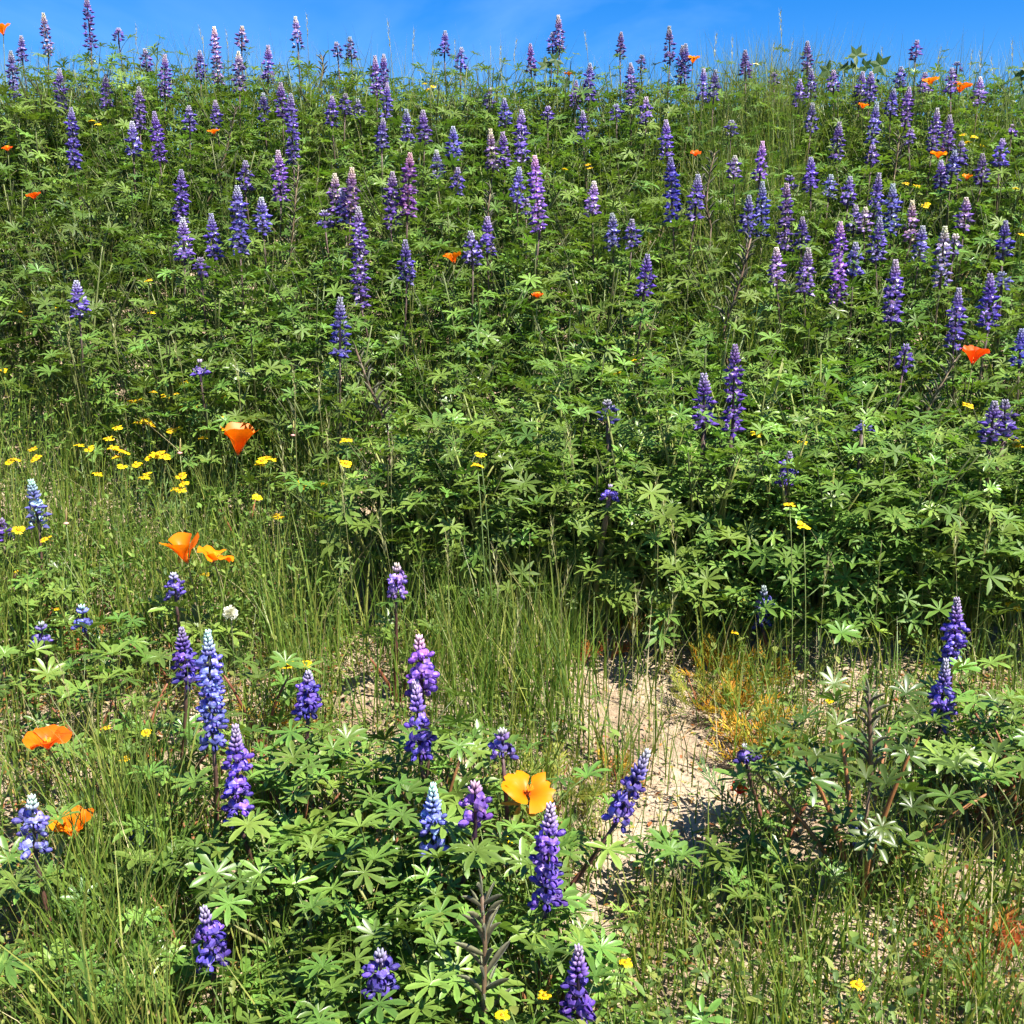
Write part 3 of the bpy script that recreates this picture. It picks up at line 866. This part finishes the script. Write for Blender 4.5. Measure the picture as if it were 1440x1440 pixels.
RP = [(2, 40, 22, .45, 'pale orange poppy on the crest at the end of the bank, clear of the foliage'), (975, 82, 18, .45, 'small orange poppy on the crest beside a tall lilac lupine spike'),
      (1308, 113, 20, .44, 'round orange poppy on the crest near two slim lupines'), (1352, 121, 25, .44, 'orange poppy with wide spread petals on the crest in tall grass'),
      (1214, 148, 12, .42, 'half hidden yellow-orange poppy between crest lupines'), (1320, 216, 19, .42, 'golden orange poppy at the foot of two violet spikes on the upper slope'),
      (1360, 248, 11, .40, 'tiny orange poppy beside dark lupine pods on the upper slope'), (978, 215, 13, .42, 'small red-orange poppy among grass on the upper slope'),
      (800, 103, 11, .42, 'tiny orange poppy in leaves on the crest below a large lupine'), (637, 361, 24, .42, 'half closed golden poppy sunk in lupine leaves on the lower slope'),
      (756, 415, 13, .40, 'small brick red poppy sunk in lupine leaves'), (47, 274, 17, .42, 'small red poppy in dark foliage on the upper slope'), (300, 184, 14, .4, 'small faded orange poppy near old pod stalks'),
      (10, 208, 11, .42, 'tiny red poppy at the grassy end of the upper slope')]
for (x, y, w, h, lab) in RP:
    poppy(x, y, w, h, U(.42, .62), U(.25, .4), (U(-.2, .2), U(-.3, 0)), lab, (1, .5, 1) if 'red' in lab else (1, U(.95, 1.2), 1), leaves=3)

# poppy seed capsules: pink collar with a long slim capsule
for (px, py, lab) in [(412, 612, 'pink rimmed poppy seed capsule on a thin stalk against dark leaves'), (253, 637, 'pink rimmed poppy seed capsule among the yellow daisies'), (93, 736, 'pink rimmed poppy seed capsule near a blue lupine')]:
    P = solve(px, py, .25); b = Vector((P.x + U(-.02, .02), P.y, gz(P.x, P.y))); root = thing('poppy_capsule', lab, 'seed capsule', b)
    p = P - b; mb = MB(); tube(mb, bez((0, 0, -.01), (0, 0, p.z * .5), p, 6), .0014, .0012, (0.14, 0.19, 0.06), sides=5); obj('stem', mb.mesh('stem', M_STEM), root)
    mb = MB(); ellipsoid(mb, p, (.1, 0, 1), .0022, .034, (0.35, 0.22, 0.10), (0.30, 0.26, 0.10), 6, 4); obj('capsule', mb.mesh('capsule', M_STEM), root)
    mb = MB(); ellipsoid(mb, p + Vector((0, 0, -.003)), (0, 0, 1), .0062, .006, (0.55, 0.30, 0.22), (0.62, 0.35, 0.28), 9, 3); obj('collar', mb.mesh('collar', M_STEM), root)

# ------------------------------------------------------------------ yellow daisies
RAYS, DISC = [], None
for v in range(4):
    mb = MB(); r = random.Random(60 + v); n = r.choice([9, 10, 11])
    for i in range(n):
        a = 2 * PI * i / n + r.uniform(-.1, .1); dz = r.uniform(-.002, .003)
        c, s = math.cos(a), math.sin(a)
        q = [(.003, -.0012, 0), (.003, .0012, 0), (.008, .0030, .0014 + dz * .5), (.0125, .0030, dz), (.0115, 0, dz), (.0125, -.0030, dz), (.008, -.0030, .0014 + dz * .5)]
        V = [(x * c - y * s, x * s + y * c, z) for x, y, z in q]
        mb.add(V, [(0, 1, 2, 6), (6, 2, 3, 4), (6, 4, 5)], [(0.78, 0.48, 0.006)] * 2 + [(0.85, 0.58, 0.010)] * 5)
    RAYS.append(mb.mesh('ray_petals', M_DAISY, smooth=False))
mb = MB()
ellipsoid(mb, (0, 0, -.004), (0, 0, 1), .0047, .0075, (0.12, 0.18, 0.04), (0.80, 0.44, 0.005), 8, 4)
for i in range(7):
    a = i * 2.4; q = Vector((math.cos(a) * .0028, math.sin(a) * .0028, .0028))
    ellipsoid(mb, q, (math.cos(a) * .4, math.sin(a) * .4, 1), .0006, .0018, (0.03, 0.02, 0.01), (0.03, 0.02, 0.01), 4, 2)
DISC = mb.mesh('flower_disc', M_DAISY)
DZ = '140 455 150 500 45 510 375 455 335 440 405 560 500 460 495 490 510 530 660 480 690 480 620 560 760 570 740 625 780 600 590 250 650 215 690 235 740 225 490 255 780 285 815 275 575 345 620 345 640 355 720 380 745 370 850 370 850 410 920 320 940 240 780 175 835 185 750 95 820 60 955 370 1030 360 1130 490 1095 520 1090 660 1275 600 1165 735 1365 605 870 985 200 835 80 795 240 1130 1220 1355 1300 1360 80 970 10 125 455 410 500 365 560 255 605 330 480 450 520 470 640 490 672 470 700 490 755 280 800 265 60 500 160 490 765 630 1110 505 1150 500 1285 620 1180 745 610 575 575 520'.split()
DZ = [(int(DZ[i]) / 3, 480 + int(DZ[i + 1]) / 3) for i in range(0, len(DZ), 2)]
DZ2 = '405 938 430 936 148 1024 205 1030 888 507 870 525 487 620 487 652 670 655 675 640 1065 610 1130 623 1110 710 1130 740 1008 820 1003 832 1040 803 1040 825 1045 842 1112 855 1032 890 1362 570 1425 618 1432 628 1360 200 1380 205 1355 190 1372 193 1290 262 1275 258 1300 290 1305 287 1430 265 80 433 35 445 28 440 5 520 706 1176 712 1187 880 1354 767 1400 708 1428 1420 850 1430 856 175 1067 137 175 130 170 793 238 830 237 826 232 598 118 608 122 600 126 412 1078 1168 985 1435 330 210 395 215 440 1205 1385'.split()
DZ += [(int(DZ2[i]), int(DZ2[i + 1])) for i in range(0, len(DZ2), 2)]
def daisy(px, py, h, col=None, lab=None, grp=None, s=1.0):
    P = solve(px, py, h); b = Vector((P.x + U(-.03, .03), P.y + U(-.02, .03), gz(P.x, P.y)))
    zn = zone_of(b.x, b.y)
    if lab is None:
        where = {'crest': 'on the crest of the bank', 'upper slope': 'among lupines on the upper slope', 'lower slope': 'in the grass on the lower slope',
                 'foot of the slope': 'in the grass at the foot of the slope', 'sandy ground below the slope': 'low on the sandy ground'}[zn]
        lab = 'small yellow daisy ' + where; grp = 'yellow daisies ' + where
    root = thing('daisy', lab, 'daisy', b, grp)
    p = P - b; mb = MB(); tube(mb, bez((0, 0, -.01), (p.x * .2, p.y * .2, p.z * .6), p, 5), .0010, .0009, (0.12, 0.17, 0.05), sides=4)
    r = random.Random(int(px * 13 + py))
    for k in range(3):
        t = r.uniform(.2, .7); q = Vector((p.x * t * t, p.y * t * t, p.z * t)); a = r.uniform(0, 6)
        e = q + Vector((math.cos(a) * .03, math.sin(a) * .03, .02)); sd = Vector((-math.sin(a), math.cos(a), 0)) * .0016
        mb.add([q, q.lerp(e, .5) + sd, e, q.lerp(e, .5) - sd], [(0, 1, 2, 3)], (0.10, 0.16, 0.05))
    obj('stem', mb.mesh('stem', M_STEM), root)
    M = Matrix.Translation(p) @ frame(Vector((U(-.3, .3), U(-.45, .1), 1))).to_4x4() @ Matrix.Scale(s * U(.85, 1.1), 4)
    obj('ray_petals', RAYS[rng.randrange(4)], root, M, col)
    obj('flower_disc', DISC, root, M @ Matrix.Translation((0, 0, .001)))
for (px, py) in DZ:
    h = 0.40 if (py < 400 or (px > 480 and py < 760)) else (.24 if py < 800 else .13)
    daisy(px + U(-2, 2), py, h * U(.92, 1.05), s=1.0 if py < 760 else .72)
daisy(1063, 90, .5, (1.1, 1.6, 60), 'small white daisy standing clear of the grass on the crest')

# white fluffy seed head
P = solve(324, 862, .16); b = Vector((P.x, P.y + .01, gz(P.x, P.y))); root = thing('dandelion_clock', 'fluffy white seed head above a blue lupine spike', 'seed head', b)
p = P - b; mb = MB(); tube(mb, bez((0, 0, -.01), (0, 0, p.z * .5), p, 5), .0013, .0010, (0.16, 0.18, 0.08), sides=5); obj('stem', mb.mesh('stem', M_STEM), root)
mb = MB()
for i in range(260):
    a = i * 2.39996; zz = 1 - 1.8 * (i + .5) / 260; rr = math.sqrt(max(0, 1 - zz * zz)); d = Vector((rr * math.cos(a), rr * math.sin(a), zz)); q = d * rng.uniform(.008, .0145)
    sd = d.orthogonal().normalized()
    mb.add([p + d * .002, p + q + sd * .0011, p + q * 1.04, p + q - sd * .0011], [(0, 1, 2, 3)], (0.62, 0.60, 0.52))
obj('seed_puff', mb.mesh('seed_puff', M_WEED), root)

# ------------------------------------------------------------------ broad lobed plants on the crest
def lobed_leaf(r, s):
    mb = MB(); V = [(0, 0, 0)]; n = 5; k = 0; C = [(0.10, 0.17, 0.05)]
    tips = []
    for i in range(n):
        a = math.radians(-125 + 250 * i / (n - 1))
        tips += [(a, 1.0), (a + math.radians(31), .52)]
    tips = [(math.radians(-158), .45)] + tips
    for (a, q) in tips:
        V.append((math.cos(a) * q * s, math.sin(a) * q * s, .12 * s * q * q + (.06 * s if q > .9 else 0))); C.append((0.075, 0.14, 0.035))
    F = [(0, i, i + 1) for i in range(1, len(V) - 1)]
    mb.add(V, F, C)
    return mb.mesh('leaf', M_FOLI, smooth=False)
def lobed_plant(pl, label):
    ps = [at_y(x, y, solve(pl[0][0], 118, .42).y) for (x, y, w) in pl]
    bx, by = ps[0].x, ps[0].y; b = Vector((bx, by, gz(bx, by))); root = thing('wild_cucumber', label, 'plant', b)
    mb = MB()
    for p in ps: tube(mb, bez((0, 0, -.02), ((p - b).x * .3, 0, (p - b).z * .6), p - b, 5), .003, .0016, (0.14, 0.20, 0.06), sides=4)
    obj('stem', mb.mesh('stem', M_STEM), root)
    for p, (x, y, w) in zip(ps, pl):
        r = random.Random(x); s = w / FPX * (p - CAM).length * .55
        M = Matrix.Translation(p - b) @ frame(Vector((U(-.5, .5), -1.0, U(.1, .9)))).to_4x4() @ Matrix.Rotation(U(0, 6), 4, 'Z')
        obj('leaf', lobed_leaf(r, s), root, M, (.45, .55, .45))
lobed_plant([(1205, 78, 26), (1165, 100, 26), (1187, 97, 20), (1216, 93, 20), (1238, 92, 30), (1200, 95, 18), (1228, 112, 24)], 'leafy plant with star shaped lobed leaves against the sky on the crest')
lobed_plant([(1436, 108, 24), (1446, 96, 22), (1440, 120, 20)], 'small lobed leaf plant beside tall grass at the end of the crest')
lobed_plant([(768, 92, 24), (782, 84, 22), (795, 118, 20), (785, 140, 22)], 'broad leaved plant under the tallest lilac lupine on the crest')

# ------------------------------------------------------------------ withering feathery clumps
WCOL = {'gold': [(0.45, 0.27, 0.02), (0.55, 0.36, 0.03), (0.34, 0.30, 0.04), (0.50, 0.22, 0.02)], 'rust': [(0.45, 0.12, 0.03), (0.36, 0.08, 0.025), (0.5, 0.2, 0.04)],
        'lime': [(0.25, 0.26, 0.04), (0.30, 0.30, 0.05), (0.17, 0.22, 0.04)]}
def feathery(px, py, tone, n, s, label):
    P = solve(px, py, .03); b = Vector((P.x, P.y, gz(P.x, P.y))); root = thing('withered_poppy_plant', label, 'plant', b, None)
    mb = MB(); r = random.Random(px)
    for i in range(6):
        a = i * 1.05; tube(mb, bez((0, 0, -.01), (math.cos(a) * .015, math.sin(a) * .015, .03), (math.cos(a) * .04 * s, math.sin(a) * .04 * s, .06 * s), 3), .0012, .0008, (0.3, 0.13, 0.04), sides=3)
    obj('stem', mb.mesh('stem', M_STEM), root)
    for i in range(n):
        mb = MB(); rr = .05 * s * math.sqrt(r.random()); a = r.uniform(0, 6.28)
        fern_leaf(mb, r, (rr * math.cos(a), rr * math.sin(a), .055 * s * r.random() * (1 - rr / (.06 * s))), leaf_m3(a + r.uniform(-.6, .6), math.radians(r.uniform(10, 75)), r.uniform(-.4, .4)), r.uniform(.55, .95) * s, WCOL[tone])
        obj('leaf', mb.mesh('leaf', M_WEED), root)
feathery(1040, 1000, 'gold', 34, 1.0, 'golden withered feathery clump on sand beside a dark pod lupine')
feathery(1075, 1050, 'gold', 36, 1.05, 'bright yellow-orange withered feathery clump above a small scarlet flower')
feathery(1010, 935, 'gold', 30, 1.0, 'golden withered feathery clump under yellow daisies')
feathery(1080, 945, 'gold', 20, .8, 'small orange withered clump spreading over bare sand')
feathery(900, 880, 'gold', 16, .9, 'yellow leaved withered clump in the shade of the bushes')
feathery(805, 915, 'rust', 12, .7, 'rust red withered clump at the edge of the grass')
feathery(858, 908, 'rust', 12, .7, 'orange-red withered clump beside tall grass stalks')
feathery(985, 980, 'lime', 26, .9, 'yellow-green feathery clump at the edge of the sand')
feathery(1270, 890, 'lime', 30, 1.0, 'lime feathery clump between two violet lupine spikes')
feathery(780, 1120, 'lime', 30, 1.1, 'green-gold feathery clump behind the ragged golden poppy')
feathery(120, 905, 'rust', 16, .9, 'rusty withered clump under low lupine leaves')
feathery(95, 955, 'gold', 14, .8, 'golden withered clump under low lupine leaves')
feathery(190, 1060, 'rust', 12, .7, 'brown withered clump on bare soil near a yellow daisy')
feathery(390, 1010, 'gold', 16, .8, 'yellow withered clump beside a blue lupine spike')
feathery(1380, 1340, 'rust', 18, 1.0, 'rust brown withered clump in the low grass')
feathery(620, 900, 'lime', 18, .9, 'lime feathery clump behind a tall purple spike')
feathery(870, 1080, 'gold', 10, .7, 'small golden clump under a leaning violet spike')

# ------------------------------------------------------------------ grass (uncountable)
def soilness(px, py):
    """1 where the photograph shows bare sand"""
    E = [(915, 1020, 95, 75), (980, 1110, 75, 70), (930, 1190, 100, 60), (835, 1300, 55, 60), (1105, 925, 60, 40), (1380, 1220, 70, 70), (530, 850, 45, 60), (1220, 930, 60, 35), (530, 985, 50, 30), (870, 960, 70, 40), (1420, 1400, 50, 40), (420, 1095, 40, 30), (1160, 1200, 60, 40), (250, 1060, 40, 30)]
    s = np.zeros_like(px)
    for (cx, cy, a, b) in E: s = np.maximum(s, np.clip(1.6 - ((px - cx) / a) ** 2 - ((py - cy) / b) ** 2, 0, 1))
    return s

def grass_obj(name, label, n, wfun, hfun, cols, width, seed, mat, bendmax=0.5, ylim=(0.95, 4.9)):
    q = np.random.RandomState(seed)
    m = n * 6
    y = q.uniform(ylim[0], ylim[1], m); x = q.uniform(-1, 1, m) * (0.468 * y + 0.35)
    # tuftiness
    tf = 0.35 + 0.65 * (np.sin(13 * x + 3 * np.sin(7 * y)) * np.sin(11 * y + 2 * np.sin(9 * x)) > 0.1)
    px, py = gpix_np(x, y)
    w = wfun(px, py, x, y) * tf * (0.468 * y + .35) / 2.6
    keep = q.uniform(0, 1, m) < w
    x, y, px, py = [a[keep][:n] for a in (x, y, px, py)]
    k = len(x)
    x = x + q.normal(0, .012, k); y = y + q.normal(0, .012, k)
    z = ground(x, y)
    h = hfun(px, py, x, y) * q.uniform(.45, 1.1, k)
    az = q.uniform(0, 2 * PI, k); bend = q.uniform(.03, bendmax, k) * h
    dx, dy = np.cos(az), np.sin(az)
    fa = q.uniform(0, 2 * PI, k); fx, fy = np.cos(fa), np.sin(fa)
    wd = width * q.uniform(.6, 1.3, k)
    T = [0, .35, .7, 1.0]; WT = [.8, 1.0, .65, .06]
    V = np.zeros((k, 8, 3)); 
    for i, (t, wt) in enumerate(zip(T, WT)):
        cx = x + dx * bend * t * t; cy = y + dy * bend * t * t; cz = z - .008 + h * t * (1 - .12 * t * bend / np.maximum(h, .01))
        for s_, sg in ((0, -1), (1, 1)):
            V[:, i * 2 + s_, 0] = cx + sg * fx * wd * wt * .5
            V[:, i * 2 + s_, 1] = cy + sg * fy * wd * wt * .5
            V[:, i * 2 + s_, 2] = cz
    F = np.array([[0, 1, 3, 2], [2, 3, 5, 4], [4, 5, 7, 6]])
    FF = (np.arange(k)[:, None, None] * 8 + F[None]).reshape(-1, 4)
    cols = np.array(cols); ci = q.randint(0, len(cols), k)
    C = cols[ci] * q.uniform(.75, 1.25, (k, 1))
    C = np.repeat(C[:, None, :], 8, 1)
    C[:, 6:, :] = C[:, 6:, :] * .6 + np.array([.22, .2, .09]) * .4
    o = obj(name, quad_mesh(name, V.reshape(-1, 3), FF, C.reshape(-1, 3), mat))
    o['kind'] = 'stuff'; o['label'] = label; o['category'] = 'grass'
    return k
def w_green(px, py, x, y):
    w = np.full_like(px, .13)
    front = y < 2.15
    w = np.where(front, .55, w)
    w = np.where(front & (px > 900) & (py > 1230), 1.0, w)
    w = np.where(front & (px < 330) & (py > 1000), .42, w)
    w = np.where(front & (px > 100) & (px < 260) & (py > 1150), 1.2, w)
    w = np.where(front & (px > 620) & (px < 980) & (py < 1130), .8, w)
    w = np.where(front & (px > 360) & (px < 560) & (py < 1000), .75, w)
    w = np.where((px < 500) & (y > 1.95) & (y < 2.9), .68, w)
    w = np.where((px > 470) & (y > 2.1) & (y < 2.5), .55, w)
    w = np.where(y > 3.9, .25, w)
    w = np.where(np.abs(px - 1060) < 70, np.where(y > 2.8, 1.0, w), w)
    return w * (1 - .86 * soilness(px, py))
def h_green(px, py, x, y):
    h = np.full_like(px, .42)
    h = np.where(y < 2.15, .18, h)
    h = np.where((px > 100) & (px < 260) & (py > 1150) & (y < 2), .27, h)
    h = np.where((px > 380) & (px < 1000) & (y > 1.75) & (y < 2.2), .27, h)
    h = np.where((px < 500) & (y > 1.95) & (y < 2.9), .30, h)
    h = np.where((px > 470) & (y > 2.1) & (y < 2.5), .33, h)
    h = np.where(y > 3.9, .52, h)
    return h
GC = [(0.10, 0.175, 0.022), (0.14, 0.215, 0.028), (0.18, 0.24, 0.035), (0.25, 0.27, 0.055), (0.08, 0.15, 0.022)]
print('grass', grass_obj('grass', 'green grass growing through the flowers and along the bank', 36000, w_green, h_green, GC, .0027, 21, M_GRASS))
print('dry', grass_obj('dry_grass', 'pale dry straw coloured grass among the green', 4200, lambda px, py, x, y: .35 * w_green(px, py, x, y) + .05, lambda *a: h_green(*a) * .95, [(0.36, 0.31, 0.15), (0.42, 0.36, 0.19), (0.30, 0.25, 0.10)], .0018, 33, M_DRY, .7))

# short sprigs and small leaves hugging the ground
def weeds(name, label, n, seed, cols, size, hmax, soil_w, sel):
    q = np.random.RandomState(seed); m = n * 4
    y = q.uniform(.95, 3.2, m); x = q.uniform(-1, 1, m) * (.468 * y + .35)
    px, py = gpix_np(x, y)
    w = np.clip(sel(px, py, x, y), 0, 1) * (1 - soil_w * soilness(px, py)) * (.45 + .55 * (np.sin(17 * x + 4 * np.sin(5 * y)) * np.sin(15 * y + 3 * np.sin(8 * x)) > -.2))
    kp = q.uniform(0, 1, m) < w
    x, y = x[kp][:n], y[kp][:n]; k = len(x)
    z = ground(x, y) + q.uniform(0, 1, k) ** 1.6 * hmax
    s = size * q.uniform(.5, 1.4, k); az = q.uniform(0, 2 * PI, k); el = q.uniform(-.2, 1.0, k)
    d = np.c_[np.cos(az) * np.cos(el), np.sin(az) * np.cos(el), np.sin(el)]
    sd = np.c_[-np.sin(az), np.cos(az), np.zeros(k)]; nn = np.cross(d, sd)
    o = np.c_[x, y, z]; wd = q.uniform(.14, .30, k)[:, None]; S = s[:, None]
    prof = [(.22, .62), (.5, 1.0), (.8, .72)]
    L_ = [o + d * S * t + sd * S * wd * w_ + nn * S * (.22 * w_ * wd - .25 * t * t) for t, w_ in prof]
    R_ = [o + d * S * t - sd * S * wd * w_ + nn * S * (.22 * w_ * wd - .25 * t * t) for t, w_ in prof]
    V = np.stack([o, *L_, o + d * S - nn * S * .25, *reversed(R_), o + d * S * .5 - nn * S * .07], 1)
    nv = 9
    F = np.array([[a, (a + 1) % 8, 8] for a in range(8)])
    FF = (np.arange(k)[:, None, None] * nv + F[None]).reshape(-1, 3)
    cols = np.array(cols); C = cols[q.randint(0, len(cols), k)] * q.uniform(.7, 1.3, (k, 1))
    ob = obj(name, quad_mesh(name, V.reshape(-1, 3), FF, np.repeat(C[:, None], nv, 1).reshape(-1, 3), M_WEED))
    ob['kind'] = 'stuff'; ob['label'] = label; ob['category'] = 'ground cover'
weeds('ground_cover', 'low small-leaved green ground cover under the flowers', 46000, 51, [(0.11, 0.18, 0.04), (0.16, 0.22, 0.05), (0.08, 0.14, 0.035), (0.22, 0.25, 0.06), (0.13, 0.17, 0.03)], 0.0095, .09, .93, lambda px, py, x, y: np.where(y < 2.6, .9, .35))
weeds('withered_ground_cover', 'tiny yellow, orange and brown withered leaves on the sand', 15000, 52, [(0.42, 0.28, 0.05), (0.36, 0.16, 0.04), (0.25, 0.12, 0.05), (0.45, 0.36, 0.16), (0.3, 0.28, 0.06)], .009, .03, .55, lambda px, py, x, y: np.where(y < 2.25, np.where(px < 340, 1.0, .6), .12))

weeds('weed_leaves', 'mixed broad weed leaves low among the grass and flowers', 12000, 53, [(0.10, 0.17, 0.03), (0.15, 0.22, 0.045), (0.07, 0.12, 0.03), (0.19, 0.22, 0.05)], .016, .12, .97, lambda px, py, x, y: np.where(y < 2.2, np.where((px > 900) & (py > 1200), .9, .55), np.where(px < 480, .9, .15)))
weeds('meadow_leaves', 'dense small green leaves of the daisy meadow between the grass', 20000, 54, [(0.10, 0.18, 0.03), (0.14, 0.23, 0.04), (0.07, 0.13, 0.03), (0.19, 0.25, 0.05)], .014, .23, .9, lambda px, py, x, y: np.where((px < 500) & (y > 1.95) & (y < 2.9), 1.0, 0.0))
weeds('russet_litter', 'russet brown dead leaves under the low lupines', 5000, 55, [(0.30, 0.11, 0.04), (0.22, 0.08, 0.03), (0.36, 0.2, 0.07)], .013, .035, .3, lambda px, py, x, y: np.where((y < 2.1) & (px < 480), 1.0, np.where((y < 2.1) & (px > 1250), .7, .1)))

# soil crumbs and straw litter
def crumbs():
    q = np.random.RandomState(71); k = 9000
    y = q.uniform(.95, 2.4, k); x = q.uniform(-1, 1, k) * (.468 * y + .35); z = ground(x, y)
    s = .0012 + .006 * q.uniform(0, 1, k) ** 5
    B = np.array([[1, 0, 0], [-1, 0, 0], [0, 1, 0], [0, -1, 0], [0, 0, .8], [0, 0, -.8]], float)
    V = B[None] * q.uniform(.7, 1.3, (k, 6, 3)) * s[:, None, None] + np.c_[x, y, z + s * .3][:, None]
    F = np.array([[0, 2, 4], [2, 1, 4], [1, 3, 4], [3, 0, 4], [2, 0, 5], [1, 2, 5], [3, 1, 5], [0, 3, 5]])
    FF = (np.arange(k)[:, None, None] * 6 + F[None]).reshape(-1, 3)
    o = obj('soil_crumbs', quad_mesh('soil_crumbs', V.reshape(-1, 3), FF, np.ones((k * 6, 3)), M_SOIL)); o['kind'] = 'stuff'; o['label'] = 'small crumbs and grit on the pale sandy soil'; o['category'] = 'soil'
    k = 3600; y = q.uniform(.95, 2.5, k); x = q.uniform(-1, 1, k) * (.468 * y + .35)
    az = q.uniform(0, PI, k); ln = q.uniform(.012, .06, k); wd = q.uniform(.0006, .0014, k)
    dx, dy = np.cos(az) * ln, np.sin(az) * ln; sx, sy = -np.sin(az) * wd, np.cos(az) * wd
    za = ground(x, y) + .004 + q.uniform(0, .012, k); zb = ground(x + dx, y + dy) + .003 + q.uniform(0, .015, k)
    V = np.stack([np.c_[x - sx, y - sy, za], np.c_[x + sx, y + sy, za], np.c_[x + dx + sx, y + dy + sy, zb], np.c_[x + dx - sx, y + dy - sy, zb]], 1)
    C = np.array([(0.46, 0.38, 0.22), (0.36, 0.27, 0.15), (0.28, 0.19, 0.10)])[q.randint(0, 3, k)] * q.uniform(.7, 1.2, (k, 1))
    o = obj('straw_litter', quad_mesh('straw_litter', V.reshape(-1, 3), np.arange(k * 4).reshape(k, 4), np.repeat(C[:, None], 4, 1).reshape(-1, 3), M_DRY)); o['kind'] = 'stuff'; o['label'] = 'dry straw bits scattered on the soil'; o['category'] = 'litter'
crumbs()

# ------------------------------------------------------------------ single tall grass stalks
STALK = []
for v in range(4):
    mb = MB(); r = random.Random(80 + v); bx_, by_ = r.uniform(-.12, .12), r.uniform(-.10, .10)
    top = Vector((bx_, by_, 1.0)); pt = bez((0, 0, -.03), (0, 0, .55), top, 8)
    tube(mb, pt, .0032, .0018, (0.16, 0.20, 0.06), (0.28, 0.27, 0.11), 4)
    STALK.append((mb.mesh('culm', M_GRASS), top, pt))
HEADS = []
for v in range(3):
    mb = MB(); r = random.Random(90 + v)
    for i in range(16):
        z = .085 * i / 16; a = i * 2.4
        q = Vector((0, 0, z)); e = q + Vector((math.cos(a) * .006, math.sin(a) * .006, .016)); f = e + Vector((math.cos(a) * .006, math.sin(a) * .006, .022)); sd = Vector((-math.sin(a), math.cos(a), 0)) * .0016
        mb.add([q, q.lerp(e, .5) + sd, e, q.lerp(e, .5) - sd], [(0, 1, 2, 3)], (0.34, 0.33, 0.15))
        mb.add([e, f, e + sd * .25], [(0, 1, 2)], (0.42, 0.39, 0.20))
    HEADS.append(mb.mesh('seed_head', M_GRASS))
BL = []
for v in range(3):
    mb = MB(); r = random.Random(95 + v); V, C, F = [], [], []
    for i, (t, w) in enumerate([(0, .5), (.35, 1), (.7, .7), (1, .05)]):
        c = Vector((.16 * t, 0, .15 * t - .13 * t * t)); V += [c + Vector((0, .002 * w, 0)), c - Vector((0, .002 * w, 0))]; C += [(0.13, 0.19, 0.05)] * 2
        if i: F.append((i * 2 - 2, i * 2 - 1, i * 2 + 1, i * 2))
    mb.add(V, F, C); BL.append(mb.mesh('blade', M_GRASS))
TALL = [(432, 40, .55), (545, 55, .5), (690, 65, .55), (718, 75, .5), (640, 70, .5), (822, 60, .55), (1098, 42, .6), (1110, 75, .5), (1030, 72, .55), (1085, 80, .5), (1315, 78, .5), (1380, 90, .5), (1425, 75, .55), (1240, 85, .5), (185, 52, .55), (285, 50, .6), (320, 58, .5), (580, 62, .5), (700, 80, .5), (1005, 70, .5), (1395, 95, .5), (1365, 88, .5),
        (415, 540, .42), (445, 560, .4), (160, 480, .4), (250, 500, .4), (90, 470, .42), (335, 520, .4), (550, 640, .38), (745, 750, .3), (775, 760, .3), (800, 640, .4), (915, 700, .36), (925, 740, .32), (950, 760, .3), (790, 820, .26), (1290, 690, .36), (1320, 680, .36), (1340, 760, .3), (1160, 800, .28), (1240, 760, .3), (1385, 760, .3),
        (95, 960, .26), (130, 1010, .22), (160, 1060, .2), (460, 620, .4), (480, 700, .34), (400, 660, .34), (540, 760, .28), (630, 780, .28), (700, 820, .26), (720, 900, .22), (760, 920, .22), (890, 880, .24), (935, 870, .24), (1000, 1330, .12), (1150, 1330, .13), (1260, 1300, .15), (1340, 1230, .18), (1060, 1380, .11), (140, 1260, .15), (190, 1240, .16), (230, 1280, .14), (210, 1200, .18)]
for (px, py, h) in TALL:
    P = solve(px, py, h); v = rng.randrange(4); me, top, pt = STALK[v]
    zn = zone_of(P.x, P.y); hh = P.z - gz(P.x, P.y)
    head = hh > .2 and rng.random() < .75
    where = {'crest': 'against the sky on the crest', 'upper slope': 'among lupines on the upper slope', 'lower slope': 'on the lower slope', 'foot of the slope': 'at the foot of the slope', 'sandy ground below the slope': 'on the sandy ground'}[zn]
    b = Vector((P.x - top.x * hh, P.y - top.y * hh, 0)); b.z = gz(b.x, b.y); hh = P.z - b.z
    root = thing('grass_stalk', 'tall thin grass stalk %s %s' % ('with a bristly seed head' if head else 'without a seed head', where), 'grass stalk', b, 'tall grass stalks ' + where)
    g = U(.8, 1.25)
    obj('culm', me, root, Matrix.Diagonal((hh * .5 + .12, hh * .5 + .12, hh, 1)), (g, g, g))
    tp = Vector((top.x * (hh * .5 + .12), top.y * (hh * .5 + .12), hh))
    if head: obj('seed_head', HEADS[rng.randrange(3)], root, Matrix.Translation(tp - Vector((0, 0, .03))) @ frame(Vector((U(-.2, .2), U(-.2, .2), 1))).to_4x4() @ Matrix.Scale(U(.7, 1.1), 4))
    for i in range(2):
        t = U(.25, .6); q = t * 8; a = int(q); p = pt[a].lerp(pt[a + 1], q - a)
        obj('blade', BL[rng.randrange(3)], root, Matrix.Translation((p.x * (hh * .5 + .12), p.y * (hh * .5 + .12), p.z * hh)) @ leaf_m3(U(0, 6.28), U(0, .6), 0).to_4x4() @ Matrix.Scale(U(.6, 1.0) * min(1, hh / .35), 4), (g, g, g))
print('objects', len(bpy.data.objects))
